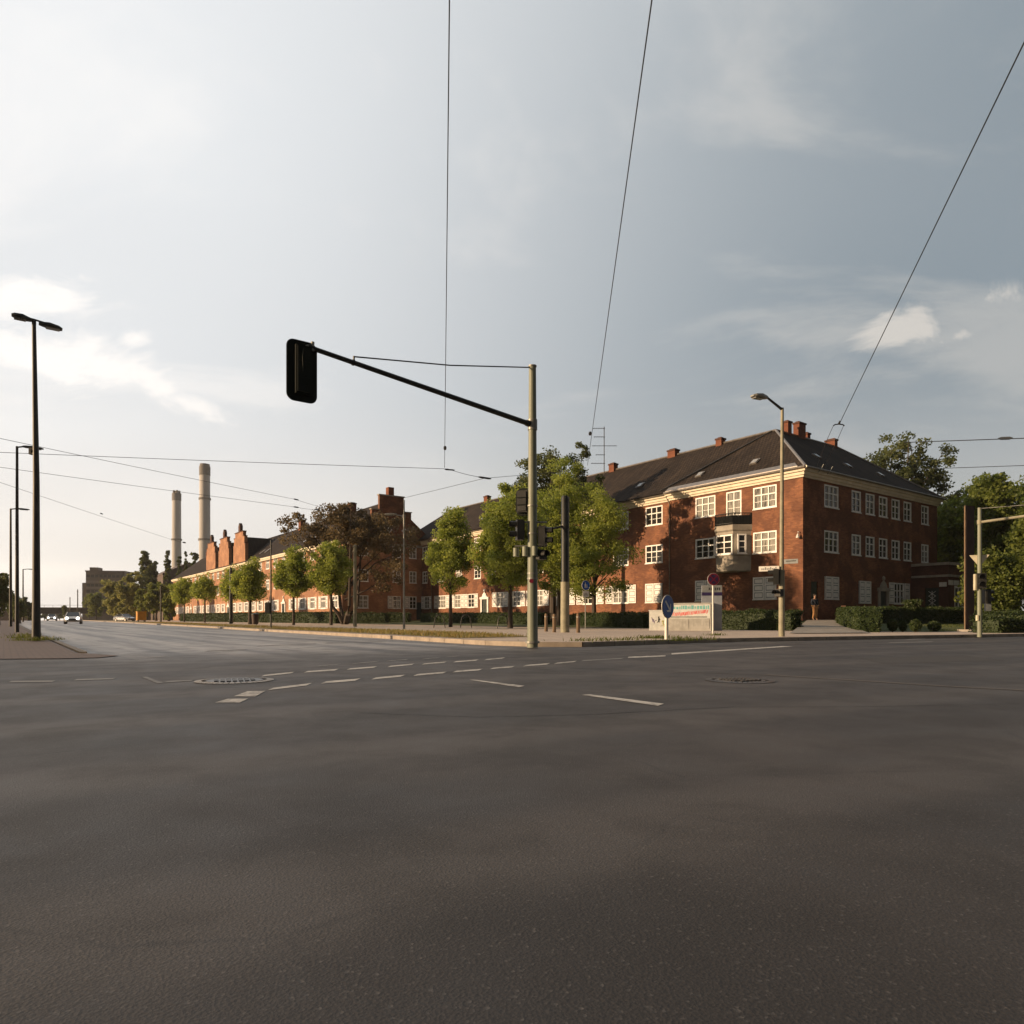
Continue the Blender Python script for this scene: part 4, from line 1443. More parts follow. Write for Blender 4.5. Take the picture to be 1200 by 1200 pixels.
def brick_row():
    """long row further down the street: stepped end gable, three street gables"""
    B = thing('brick_row_house', (CX, CY, 0), ANG, 'long sunlit brick row with stepped end gable and three tall street gables', 'building')
    m = MB()
    X0, X1, Y0, Y1 = -11.0, 2.6, 56.0, 165.0
    ZEV, ZR = 10.9, 16.6
    gabs = [(43.6, 51.4), (54.6, 62.4), (65.0, 72.8)]
    cs = [2.6 + 4.05 * i for i in range(26)]
    op, wins = [], []
    for i, c in enumerate(cs):
        w = 1.75
        door = i in (5, 13, 21)
        for z0, z1 in ((ZG0, ZG1), (Z20, Z21), (Z30, Z31)):
            if door and z0 == ZG0:
                op.append((c - .6, c + .6, .7, 3.2))
                continue
            op.append((c - w / 2, c + w / 2, z0, z1))
            wins.append((c, z0, z1, w))
    wall(m, (X0, Y0), (0, 1), Y1 - Y0, .2, ZEV, op, (1, 0))
    # end gable (looks towards -y)
    eo = [(-9.0 - X0 + .6 - .7, -9.0 - X0 + .6 + .8, Z30, Z31), (7.2, 8.5, Z30, Z31), (9.2, 10.4, Z30, Z31)]
    ends = [(2.75, 1.45), (7.55, 1.2), (9.95, 1.1)]
    eo = [(c - w / 2, c + w / 2, z0, z1) for c, w in ends for z0, z1 in ((ZG0, ZG1), (Z20, Z21), (Z30, Z31))]
    eo.append((10.35 + .15, 11.25 + .15, .75, 3.1))
    wall(m, (X0, Y0), (1, 0), X1 - X0, .2, ZEV, eo, (0, 1))
    wall(m, (X1, Y0), (0, 1), Y1 - Y0, .2, ZEV, [], (-1, 0))
    wall(m, (X0, Y1), (1, 0), X1 - X0, .2, ZEV, [], (0, -1))
    m.build('wall', 'brick_sunlit', B)
    g = MB()
    prof = [(X0 - .15, ZEV), (X1 + .15, ZEV), (-1.35, 14.2), (-1.35, 15.1), (-2.45, 15.1), (-2.45, 17.05), (-6.0, 17.05), (-6.0, 15.1), (-7.1, 15.1), (-7.1, 14.2)]
    pts = [(x, Y0 - .1, z) for x, z in prof]
    i0 = len(g.v)
    g.prism(pts, (0, .45, 0))
    g.uv = [(0, 0)] * len(g.uv)
    k = 0
    for f in g.f:
        for vi in f:
            g.uv[k] = (g.v[vi][0], g.v[vi][2])
            k += 1
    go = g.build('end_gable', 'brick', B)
    t = MB()
    t.box(-6.1, -2.35, Y0 - .2, Y0 + .45, 17.052, 17.2)
    t.box(-7.2, -6.003, Y0 - .2, Y0 + .45, 15.102, 15.22)
    t.box(-2.447, -1.25, Y0 - .2, Y0 + .45, 15.102, 15.22)
    t.box(X0 - .2, X1 + .2, Y0 - .22, Y0 - .105, ZEV - .45, ZEV - .1)
    t.build('coping', 'stone_trim', go)
    c = MB()
    c.box(-4.6, -3.8, Y0 + .1, Y0 + .9, 17.201, 18.3)
    c.build('chimney', 'brick_chimney', B)
    # small diamond lights in the gable
    for xx in (-7.8, -4.6, -2.4):
        dm = MB()
        cc = Vector((xx, Y0 - .12, 12.6))
        outer = [cc + Vector((.42 * math.cos(a), 0, .42 * math.sin(a))) for a in (0, math.pi / 2, math.pi, 3 * math.pi / 2)]
        inner = [cc + Vector((.27 * math.cos(a), 0, .27 * math.sin(a))) for a in (0, math.pi / 2, math.pi, 3 * math.pi / 2)]
        for i in range(4):
            j = (i + 1) % 4
            dm.prism([outer[i], outer[j], inner[j], inner[i]], (0, -.05, 0))
        dm.m = 1
        dm.prism(inner, (0, -.01, 0))
        dm.build('diamond_window', ['white_paint', 'window_glass'], B)
    # roof
    r = MB()
    xr = (X0 + X1) / 2
    slope(r, [(X0 - .45, Y0 + .36, ZEV), (xr, Y0 + .36, ZR), (xr, Y1, ZR), (X0 - .45, Y1, ZEV)], (0, 1, 0))
    slope(r, [(X1 + .45, Y0 + .36, ZEV), (X1 + .45, Y1, ZEV), (xr, Y1, ZR), (xr, Y0 + .36, ZR)], (0, 1, 0))
    r.poly([(X0 - .45, Y1, ZEV), (xr, Y1, ZR), (X1 + .45, Y1, ZEV)])
    for a, b in gabs:
        ya, yb = Y0 + a + .3, Y0 + b - .3
        ym = (ya + yb) / 2
        zr = 15.9
        slope(r, [(X0 - .05, ya, 12.4), (X0 - .05, ym, zr), (xr, ym, zr), (xr, ya, 12.4)], (1, 0, 0))
        slope(r, [(X0 - .05, ym, zr), (X0 - .05, yb, 12.4), (xr, yb, 12.4), (xr, ym, zr)], (1, 0, 0))
    ro = r.build('roof', 'roof_tiles', B)
    for i, y in enumerate((12, 20, 33, 90, 100)):
        chimney_stack(B, xr + (.5 if i % 2 else -.4), Y0 + y, ZR - 1.6, ZR + 1.0, .9, 1.1)
    for yv in (14, 17.5, 36, 39):
        v = MB()
        sl = (ZR - ZEV) / (xr - X0 + .45)
        xv = X0 + 1.6
        z = ZEV + (xv - X0 + .45) * sl
        v.prism([(xv - .5, Y0 + yv - .4, z - .5 * sl), (xv - .5, Y0 + yv + .4, z - .5 * sl), (xv + .5, Y0 + yv + .4, z + .5 * sl), (xv + .5, Y0 + yv - .4, z + .5 * sl)], (-.06, 0, .08))
        v.build('roof_window', 'gutter_zinc', B)
    # street gables
    for a, b in gabs:
        s_ = MB()
        ya, yb = Y0 + a, Y0 + b
        ym = (ya + yb) / 2
        prof = [(ya, ZEV - .3), (yb, ZEV - .3), (yb, 14.4), (yb - .5, 14.4), (yb - .5, 15.7), (yb - 1.3, 15.7), (yb - 1.3, 16.6), (ya + 1.3, 16.6), (ya + 1.3, 15.7), (ya + .5, 15.7), (ya + .5, 14.4), (ya, 14.4)]
        s_.prism([(X0 - .12, y, z) for y, z in prof], (.55, 0, 0))
        k = 0
        for f in s_.f:
            for vi in f:
                s_.uv[k] = (s_.v[vi][1] + s_.v[vi][0], s_.v[vi][2])
                k += 1
        so = s_.build('street_gable', 'brick_sunlit', B)
        fi = MB()
        fi.box(X0 - .22, X0 + .5, ya + 1.2, yb - 1.2, 16.602, 16.74)
        for q0, q1, zq in ((ya - .05, ya + .497, 14.402), (yb - .497, yb + .05, 14.402), (ya + .45, ya + 1.297, 15.702), (yb - 1.297, yb - .45, 15.702)):
            fi.box(X0 - .2, X0 + .48, q0, q1, zq, zq + .12)
        fi.box(X0 - .1, X0 + .4, ym - .55, ym + .55, 16.741, 17.8)
        fi.prism([(X0 - .1, ym - .55, 17.801), (X0 - .1, ym + .55, 17.801), (X0 - .1, ym, 18.35)], (.5, 0, 0))
        fi.build('finial', 'brick_plinth', so)
    co = MB()
    co.box(X0 - .34, X0 - .003, Y0 - .0, Y1, ZEV - .5, ZEV - .28)
    co.box(X0 - .45, X0 - .003, Y0 - .0, Y1, ZEV - .278, ZEV - .02)
    co.build('cornice', 'cornice_paint', B)
    for c_, z0, z1, w in wins:
        put_window(B, 'x', X0, Y0 + c_, z0, w, z1 - z0, 3, 'open' if z0 == ZG0 else None, True)
    for c_, w in ends:
        for z0, z1 in ((ZG0, ZG1), (Z20, Z21), (Z30, Z31)):
            put_window(B, 'y', Y0, X0 + c_, z0, w, z1 - z0, 2, 'left' if (z0 == ZG0 and c_ > 3) else None)
    dd = MB()
    dd.box(X0 + 10.5, X0 + 11.4, Y0 + .05, Y0 + .1, .75, 3.1)
    dd.build('door', 'door_paint', B)
    for i in (5, 13, 21):
        portal(B, 'x', X0, Y0 + cs[i], .7, 1.2, 2.5, 'white_paint')
    return B


brick_row()


# ------------------------------------------------------------------ far buildings, towers, bridge
def tower(px, d, top_py, w_px, label, capped):
    x, y = W(px, d)
    h = zrel(top_py, d)
    r = w_px * d / 811 / 2
    o = thing('smokestack', (x, y, 0), 0, label, 'smokestack', None)
    m = MB()
    n = 24
    zs = [0, h * .3, h * .6, h * .93]
    rs = [r * 1.28, r * 1.14, r * 1.04, r]
    m.tube([(0, 0, z) for z in zs], rs, n)
    m.build('shaft', 'tower_concrete', o, True)
    c = MB()
    c.tube([(0, 0, h * .928), (0, 0, h * .985)], [r * 1.06, r * 1.06], n)
    if capped:
        for a in (0.6, 2.2, 3.7, 5.3):
            c.tube([(r * .6 * math.cos(a), r * .6 * math.sin(a), h * .98), (r * .6 * math.cos(a), r * .6 * math.sin(a), h + 1)], r * .26, 8)
    else:
        c.tube([(0, 0, h * .985), (0, 0, h)], [r * .94, r * .94], n)
    c.build('cap', 'tower_band', o, True)
    for f in ((.52, .78) if not capped else (.63, .33)):
        b = MB()
        rr = r * (1.28 - .3 * f) * 1.12
        b.tube([(0, 0, h * f - 1.0), (0, 0, h * f + .6)], rr, n)
        b.build('gallery', 'tower_band', o)


tower(207, 700, 576, 9.6, 'shorter slim grey smokestack with four flue tips, rising behind poplars', True)
tower(240, 620, 544, 11.6, 'taller grey smokestack with plain dark top, nearer the stepped gables', False)


def office():
    x, y = W(121.5, 450)
    o = thing('office_building', (x, y, 0), math.radians(12), 'distant brown office block with horizontal window bands above the trees', 'building')
    s = 450 / 811
    m = MB()
    m.box(-10.5, 12.5, 0, 16, 0, 33)
    m.box(-9, -4, 2, 10, 33.01, 35.2)
    m.box(-13, -10.51, 1, 12, 0, 25)
    m.build('wall', 'office_brown', o)
    for z in (9, 13, 17, 21, 25):
        b = MB()
        b.box(-10.4, 12.4, -.35, -.01, z, z + 1.4)
        b.build('balcony_band', 'office_band', o)
    for z in (10.6, 14.6, 18.6, 22.6, 28.6):
        w = MB()
        for k in range(9):
            w.box(-10 + k * 2.5, -10 + k * 2.5 + 1.9, -.12, -.012, z, z + 1.7)
        w.build('window_strip', 'window_glass', o)
    c = MB()
    c.box(-10.9, 12.9, -.4, 16.4, 32.2, 33.0)
    c.build('roof_edge', 'hall_brown', o)


office()


def power_hall():
    x, y = W(222, 260)
    o = thing('industrial_hall', (x, y, 0), ANG, 'dark brown industrial hall with flat roof behind the poplars and smokestacks', 'building')
    m = MB()
    m.box(-9, 9, 0, 30, 0, 17.5)
    m.build('wall', 'hall_brown', o)
    r = MB()
    r.prism([(-9.2, -.3, 17.51), (9.2, -.3, 17.51), (9.2, -.3, 17.9), (0, -.3, 22.5), (-9.2, -.3, 17.9)], (0, 30.5, 0))
    r.build('roof', 'hall_brown', o)
    w = MB()
    for k in range(6):
        w.box(-8 + k * 2.8, -8 + k * 2.8 + 1.4, -.1, -.005, 5, 14)
    w.build('tall_windows', 'window_glass', o)


power_hall()


def bridge():
    x, y = W(75, 270)
    o = thing('railway_bridge', (x, y, 0), math.radians(10), 'low dark railway bridge crossing the main road in the distance', 'bridge')
    m = MB()
    m.box(-16, 24, 0, 8, 3.3, 5.7)
    m.box(-16, 24, -.25, -.01, 3.3, 3.7)
    m.box(-16, 24, -.25, -.01, 5.3, 5.72)
    for k in range(21):
        m.box(-16 + k * 2.0 - .06, -16 + k * 2.0 + .06, -.2, -.01, 3.7, 5.3)
    m.build('girder', 'bridge_steel', o)
    for a, b in ((-40, -13), (21, 60)):
        p = MB()
        p.box(a, b, .5, 8, -.5, 3.29 if abs(a) > 30 else 3.29)
        p.box(a, b, .5, 7.5, 3.3, 5.2) if a > 0 else p.box(a, -16.01, .5, 7.5, 3.3, 5.2)
        p.build('abutment', 'hall_brown', o)
    r = MB()
    r.tube([(-16, .05, 6.6), (24, .05, 6.6)], .05, 5)
    for k in range(14):
        r.tube([(-16 + k * 3, .05, 5.7), (-16 + k * 3, .05, 6.6)], .04, 4)
    r.build('railing', 'bridge_steel', o)


bridge()


# ------------------------------------------------------------------ trees
def street_tree(px, d, top, bot, half, label, seed, mat='leaf_lime', nleaf=9000, leaf=.2, z0=.12, base=None, tr=.12, nclump=110, clump=.5, grp=None, lobes=None, name='street_tree'):
    x, y = W(px, d)
    zt, zb = zrel(top, d) - z0, zrel(bot, d) - z0
    rx = half * 1.08 * d / 811
    cz = (zt + zb) / 2
    rz = (zt - zb) / 2 * 1.04
    nleaf = int(nleaf * 2.0)
    leaf = leaf * .82
    nclump = int(nclump * 1.25)
    if lobes is None:
        lobes = [(0, 0, cz - rz * .18, rx * .92, rx * .92, rz * .78), (rx * .08, 0, cz + rz * .38, rx * .55, rx * .6, rz * .6), (-rx * .3, rx * .2, cz - rz * .3, rx * .7, rx * .6, rz * .5)]
    return tree(name, x, y, z0, zt, lobes, tr, nclump, nleaf, leaf, mat, label, 'tree', grp, clump * 1.3, max(.2, zb / zt), seed=seed)


SG = 'young street trees along the pavement'
street_tree(528, 54, 590, 692, 27, 'slim young street tree with lit oval crown between two bicycle stands', 11, nleaf=14000, leaf=.2, tr=.13, grp=SG)
street_tree(598, 47, 562, 692, 43, 'dense yellow green street tree just behind the signal mast', 12, 'leaf_lime', 22000, .21, tr=.15, nclump=130, clump=.55, grp=SG)
street_tree(655, 55, 535, 700, 45, 'leafy pale green tree with crown touching the dark catenary pole', 13, 'leaf_lime', 25000, .21, tr=.17, nclump=130, clump=.6, grp=SG)
street_tree(696, 53, 566, 708, 46, 'loose wide tree shading the brick wall beside the pedestrian sign', 14, 'leaf_lime', 14000, .2, tr=.18, nclump=95, clump=.6, grp=SG)
street_tree(344, 67, 640, 698, 22, 'small rounded street tree beside the slender dark lamp pole', 15, nleaf=10000, leaf=.22, tr=.13, grp=SG)
street_tree(388, 66, 630, 697, 25, 'bright green street tree before the forked dark tree', 16, nleaf=11000, leaf=.22, tr=.14, grp=SG)
street_tree(293, 74, 652, 706, 19, 'street tree with thick dark trunk below the nearest street gable', 17, nleaf=8000, leaf=.24, tr=.2, grp=SG)
street_tree(272, 84, 664, 704, 13, 'little street tree behind the short dark pole', 18, nleaf=3800, leaf=.26, tr=.12, grp=SG)
street_tree(240, 96, 672, 704, 14, 'little lit street tree below the farthest street gable', 19, nleaf=3600, leaf=.28, tr=.12, grp=SG)
street_tree(216, 108, 673, 707, 16, 'last street tree at the far end of the brick row', 20, nleaf=3600, leaf=.3, tr=.12, grp=SG)

# copper-leaved spreading tree before the shaded gable
x, y = W(404, 74)
tree('copper_tree', x, y, .3, 13.5, [(-2.0, 0, 9.6, 5.2, 4, 3.0), (3.0, 1, 9.4, 5.0, 4, 3.2), (0, 0, 11.0, 3.8, 3, 2.4), (4.2, 0, 5.8, 2.5, 3, 2.6)], .34, 190, 19000, .26, 'leaf_copper',
     'broad copper leaved tree with forked trunk before the shaded gable', fork=.14, stems=4, spread=.75, seed=21, clump_r=.8, shell=1.6)
# tall dark tree behind the lit ones
x, y = W(648, 62)
tree('maple_tree', x, y, .4, 16.8, [(-.5, 0, 11.5, 3.4, 2.4, 4.4), (1.6, 0, 11.2, 3.0, 2.2, 4.0), (-2.5, 0, 11.0, 1.7, 1.7, 3.2), (0.6, 0, 14.4, 1.0, 1.0, 2.2), (2.3, 0, 14.1, 1.0, 1.0, 2.1), (-1.1, 0, 14.2, 1.0, 1.0, 2.1)], .25, 220, 26000, .21, 'leaf_dark',
     'tall dark tree with spiky top rising behind the lit street trees', fork=.4, seed=22, clump_r=.6)


def bulk_tree(px, d, top, bot, half, label, seed, mat='leaf_far', nleaf=5000, leaf=None, name='tree', z0=None, grp=None, clump=None, depth=None, tr=.25):
    x, y = W(px, d)
    s = to_st(x, y)[1]
    z0 = rise(s) if z0 is None else z0
    zt, zb = zrel(top, d) - z0, max(zrel(bot, d) - z0, .3)
    rx = half * d / 811
    R = np.random.default_rng(seed)
    cz, rz = (zt + zb) / 2, (zt - zb) / 2
    lobes = [(0, 0, cz - rz * .1, rx * .85, rx * .85, rz * .85)]
    for k in range(5):
        a = R.uniform(0, 6.28)
        lobes.append((math.cos(a) * rx * .5, math.sin(a) * rx * .5, cz + R.uniform(-.45, .5) * rz, rx * R.uniform(.35, .55), rx * R.uniform(.35, .55), rz * R.uniform(.3, .48)))
    leaf = leaf or max(.2, d * .0032)
    return tree(name, x, y, z0, zt, lobes, tr, max(50, nleaf // 75), nleaf, leaf, mat, label, 'tree', grp, clump or max(.45, rx * .2), max(.12, zb / zt * .9), seed=seed)


# left-hand distance
LG = 'roadside trees in the far distance'
bulk_tree(134, 190, 676, 724, 17, 'pale green roadside tree right of the distant office block', 31, 'leaf_far', 11000, grp=LG)
bulk_tree(152, 165, 678, 726, 15, 'green roadside tree standing behind the small silver car', 32, 'leaf_far', 10000, grp=LG)
bulk_tree(113, 240, 690, 724, 12, 'low dark roadside tree below the distant office block', 33, 'leaf_green', 8000, grp=LG)
bulk_tree(105, 320, 694, 723, 8, 'farthest small tree at the left foot of the office block', 34, 'leaf_green', 11000, grp=LG)
bulk_tree(183, 140, 674, 722, 16, 'bright green roadside tree behind the orange container', 35, 'leaf_green', 11000, grp=LG)
bulk_tree(167, 150, 684, 727, 10, 'dark leaning roadside tree beside the orange container', 36, 'leaf_green', 6500, grp=LG)
bulk_tree(160, 205, 658, 724, 17, 'tall green roadside tree filling the gap beside the broad poplar', 38, 'leaf_far', 9000, grp=LG)
bulk_tree(198, 128, 690, 727, 9, 'shady tree crowding the left end of the brick row', 37, 'leaf_green', 6500, grp=LG)


def poplar(px, d, top, half, label, seed, nleaf=2200):
    x, y = W(px, d)
    zt = zrel(top, d)
    rx = half * d / 811
    tree('poplar_tree', x, y, 0, zt, [(0, 0, zt * .55, rx, rx, zt * .40), (0, 0, zt * .80, rx * .6, rx * .6, zt * .2)], .3, 60, nleaf, d * .004, 'leaf_dark', label, 'tree',
         'dark poplars around the industrial hall', rx * .35, .12, seed=seed)


poplar(172, 210, 643, 9, 'broad dark poplar leftmost of the poplar group', 41, 4200)
poplar(180, 215, 652, 7, 'dark poplar leaning on the broad one from the right', 42, 2600)
poplar(197, 220, 638, 4, 'ragged tall poplar just left of the shorter smokestack', 43)
poplar(210, 215, 648, 3, 'narrow poplar in front of the shorter smokestack', 44)
poplar(218, 225, 643, 2.4, 'thin needle of a poplar between the two smokestacks', 45, 1300)
poplar(228, 220, 640, 5, 'full rounded poplar just left of the taller smokestack', 46)

bulk_tree(-3, 72, 664, 722, 17, 'dark tree at the left edge behind the lamp poles', 51, 'leaf_dark', 6500, z0=.1)
bulk_tree(16, 120, 690, 726, 9, 'lower dark tree behind the second lamp pole', 52, 'leaf_dark', 3000)
bulk_tree(33, 170, 699, 728, 8, 'small far tree glimpsed behind the double lamp mast', 53, 'leaf_dark', 2200)
bulk_tree(22, 90, 700, 729, 6, 'bushy shrub filling the gap between the lamp poles', 54, 'leaf_dark', 2200)
bulk_tree(76, 262, 706, 727, 2.6, 'tiny dark conifer standing before the railway bridge', 55, 'leaf_dark', 900)

# the same row nearer by, left of the frame: its long shadows lie over the road and the foot of the brick block
for i_, (t_, s_, h_) in enumerate(((-7.0, 50, 17.0), (-9.0, 63, 16.5))):
    wx_, wy_ = from_st(t_, s_)
    tree('tree', wx_, wy_, .05, h_, [(0, 0, h_ * .62, 3.6, 3.6, h_ * .34), (1.5, 1, h_ * .5, 2.6, 2.4, 3), (-1.5, -1, h_ * .7, 2.4, 2.4, 3)], .3, 90, 7000, .3, 'leaf_green',
         ('dark tree just outside the left edge, level with the third lamp', 'dark tree just outside the left edge, beyond the third lamp')[i_], seed=80 + i_, clump_r=.9)
bulk_tree(52, 430, 713, 726, 8, 'faint grey green tree seen beneath the railway bridge on the left', 56, 'leaf_dark', 1500)
bulk_tree(70, 440, 712, 726, 9, 'faint grey green tree seen beneath the railway bridge on the right', 57, 'leaf_dark', 1500)
# right-hand side
x, y = W(1056, 86)
tree('tree', x, y, .5, 24.0, [(-3.6, 0, 18.6, 2.6, 3, 2.6), (0, 0, 20.6, 3.0, 3, 3.2), (3.4, 0, 19.0, 2.6, 3, 3.2), (0, 0, 16.5, 5.6, 4, 2.8), (4.6, 0, 15.0, 2.2, 3, 3.0), (-1, 0, 13.0, 5, 4, 3)], .4, 190, 20000, .34, 'leaf_dark',
     'large airy dark tree rising behind the hipped roof', fork=.4, seed=61, clump_r=.85, stems=3, spread=.12)
RG = 'trees crowding the garden on the right'
bulk_tree(1128, 66, 560, 715, 44, 'olive green tree directly behind the rusty steel column', 62, 'leaf_shade', 36000, .3, z0=.4, clump=.9, grp=RG)
bulk_tree(1188, 60, 530, 722, 58, 'tall olive green tree at the right edge of the garden', 63, 'leaf_shade', 42000, .3, z0=.4, clump=.9, grp=RG)
bulk_tree(1238, 52, 560, 728, 50, 'dark lower tree cut off by the right margin', 64, 'leaf_shade', 22000, .28, z0=.4, clump=.9, grp=RG)
bulk_tree(1165, 50, 640, 730, 36, 'low shady tree spreading behind the yield sign', 65, 'leaf_shade', 20000, .24, z0=.3, clump=.7, grp=RG)


# ------------------------------------------------------------------ hedges, shrubs
hedge('hedge', W(934, 35.5), W(833, 40), 1.0, 1.0, .12, .12, 'clipped green hedge behind the no stopping sign', seed=1, dens=420, leaf=.085)
hedge('hedge', W(760, 46), W(672, 55.5), 1.0, 1.0, .12, .14, 'clipped dark hedge running left from the small white cabinet', seed=2, dens=320, leaf=.09)
hedge('hedge', W(640, 58), W(497, 80), 1.0, 1.1, .13, .3, 'long low hedge behind the bicycle stands', seed=3, dens=200, leaf=.11)
hedge('hedge', W(480, 82), W(404, 84), 1.0, 1.2, .3, .35, 'dark hedge under the shaded end gable', seed=4, dens=150, leaf=.12)
hedge('hedge', W(398, 84), W(215, 122), 1.2, 1.3, .3, .45, 'far weathered hedge at the foot of the sunlit brick row', seed=5, dens=90, leaf=.16)
hedge('hedge', W(1019, 31), W(990, 43), .9, .95, .14, .42, 'clipped hedge lining the concrete path to the corner door', seed=6, dens=420, leaf=.08)
hedge('hedge', W(1016, 44.5), W(1134, 51.5), .9, .95, .5, .56, 'clipped hedge along the far side of the lawn', seed=7, dens=220, leaf=.1)
hedge('hedge', W(1154, 29.5), W(1230, 31.5), 1.2, .62, .13, .13, 'low dark front hedge right of the green signal pole', seed=8, dens=330, leaf=.09)
hedge('hedge', W(1152, 36), W(1240, 38), 1.2, .85, .2, .22, 'higher dark hedge standing behind the low front hedge', seed=9, dens=260, leaf=.1)


def shrub(px, d, top, half, label, seed, z0, mat='leaf_hedge'):
    x, y = W(px, d)
    h = zrel(top, d) - z0
    rx = half * d / 811
    R = np.random.default_rng(seed)
    o = thing('shrub', (x, y, z0), 0, label, 'shrub', 'round clipped shrubs on the lawn')
    n = 1100
    v = R.normal(size=(n, 3))
    v /= np.linalg.norm(v, axis=1)[:, None]
    P = v * (R.uniform(.6, 1.05, n) ** .5)[:, None] * np.array([rx, rx, h * .5]) + np.array([0, 0, h * .52])
    P[:, 2] = np.maximum(P[:, 2], .02)
    quads_mesh('foliage', leaf_quads(P, .075), R.uniform(0, 1, n), mat, o)
    m = MB()
    for k in range(5):
        a = 1.3 * k
        m.tube([(0, 0, -.05), (math.cos(a) * rx * .3, math.sin(a) * rx * .3, h * .4), (math.cos(a) * rx * .5, math.sin(a) * rx * .5, h * .8)], [.025, .015, .006], 5)
    m.build('stems', 'bark', o)


shrub(1046, 31.5, 726, 5.5, 'small round shrub nearest the path hedge on the lawn', 71, .14)
shrub(1058, 32, 727.5, 4.2, 'smallest round shrub second from the path hedge', 72, .14)
shrub(1073, 31, 726, 6.5, 'biggest round shrub in the middle of the lawn row', 73, .14)
shrub(1095, 32, 728, 7, 'wide low shrub on the lawn nearest the rusty column', 74, .14)
x, y = W(1070, 47.5)
bulk_tree(1070, 47, 701, 722, 9, 'feathery garden bush below the shuttered window', 75, 'leaf_hedge', 1800, .12, 'garden_bush', .55, None, .25, tr=.04)


# ------------------------------------------------------------------ evening haze
def haze():
    m = MB()
    m.box(-915, 915, -415, 1015, -1.2, 165)
    mt = bpy.data.materials.new('haze')
    mt.use_nodes = True
    mt.node_tree.nodes.clear()
    n = N(mt.node_tree)
    out = n.add('ShaderNodeOutputMaterial')
    v = n.add('ShaderNodeVolumePrincipled', {'Density': 0.00016, 'Color': (0.95, 0.95, 0.95, 1), 'Anisotropy': 0.2})
    mt.node_tree.links.new(v.outputs[0], out.inputs['Volume'])
    MATS['haze'] = mt
    tag(m.build('haze', 'haze', rot=ANG), kind='stuff')


haze()

# ------------------------------------------------------------------ poles, lamps, signals, signs
def pole_part(root, name, h, r0, r1, mat, n=14, z0=0.0):
    m = MB()
    m.tube([(0, 0, z0 - .1), (0, 0, z0 + (h - z0) * .5), (0, 0, h)], [r0, (r0 + r1) / 2, r1], n)
    return m.build(name, mat, root, True)


def signal_head(root, loc, rot, lenses, plate=None, mat='dark_metal', s=1.0):
    """signal box facing -y before turning, with visors; plate = (w, h) of the backing board"""
    n = lenses
    H = .30 * n * s
    m = MB()
    m.box(-.15 * s, .15 * s, -.10 * s, .10 * s, 0, H)
    m.box(-.125 * s, .125 * s, .101 * s, .13 * s, .03, H - .03)
    hd = m.build('signal_head', mat, root, loc=loc, rot=rot)
    v = MB()
    for k in range(n):
        c = Vector((0, -.101 * s, (.15 + .30 * k) * s))
        N_ = 14
        for i in range(N_):
            a0, a1 = math.pi * (-.12) + (math.pi * 1.24) * i / N_, math.pi * (-.12) + (math.pi * 1.24) * (i + 1) / N_
            R_ = .115 * s
            p = lambda a, y: (c.x + R_ * math.cos(a), y, c.z + R_ * math.sin(a))
            v.poly([p(a0, c.y), p(a1, c.y), p(a1, c.y - .20 * s), p(a0, c.y - .20 * s)])
    v.build('visor', mat, hd)
    l = MB()
    for k in range(n):
        l.disc((0, -.103 * s, (.15 + .30 * k) * s), (1, 0, 0), (0, 0, 1), .098 * s, -.004, 18)
    l.build('lens', 'pedestrian_lens', hd)
    if plate:
        w, h = plate
        p = MB()
        r = .13
        out = []
        for cx, cz, a0 in ((w / 2 - r, h / 2 - r, 0), (-w / 2 + r, h / 2 - r, math.pi / 2), (-w / 2 + r, -h / 2 + r, math.pi), (w / 2 - r, -h / 2 + r, 1.5 * math.pi)):
            for k in range(6):
                a = a0 + k * math.pi / 10
                out.append((cx + r * math.cos(a), -.03, H / 2 + cz + r * math.sin(a)))
        p.prism(out, (0, .02, 0))
        # turned rim
        for i in range(len(out)):
            a, b = Vector(out[i]), Vector(out[(i + 1) % len(out)])
            p.tube([a + Vector((0, .01, 0)), b + Vector((0, .01, 0))], .016, 5)
        for zz in (H / 3, 2 * H / 3):
            p.box(-.13, .13, .131, .137, zz - .008, zz + .008)
        if w > .5:
            p.tube([(.02, .13, H - .05), (.06, .2, H - .25), (.03, .14, H * .45)], .012, 5)
        p.build('backing_board', 'signal_plate', hd)
    return hd


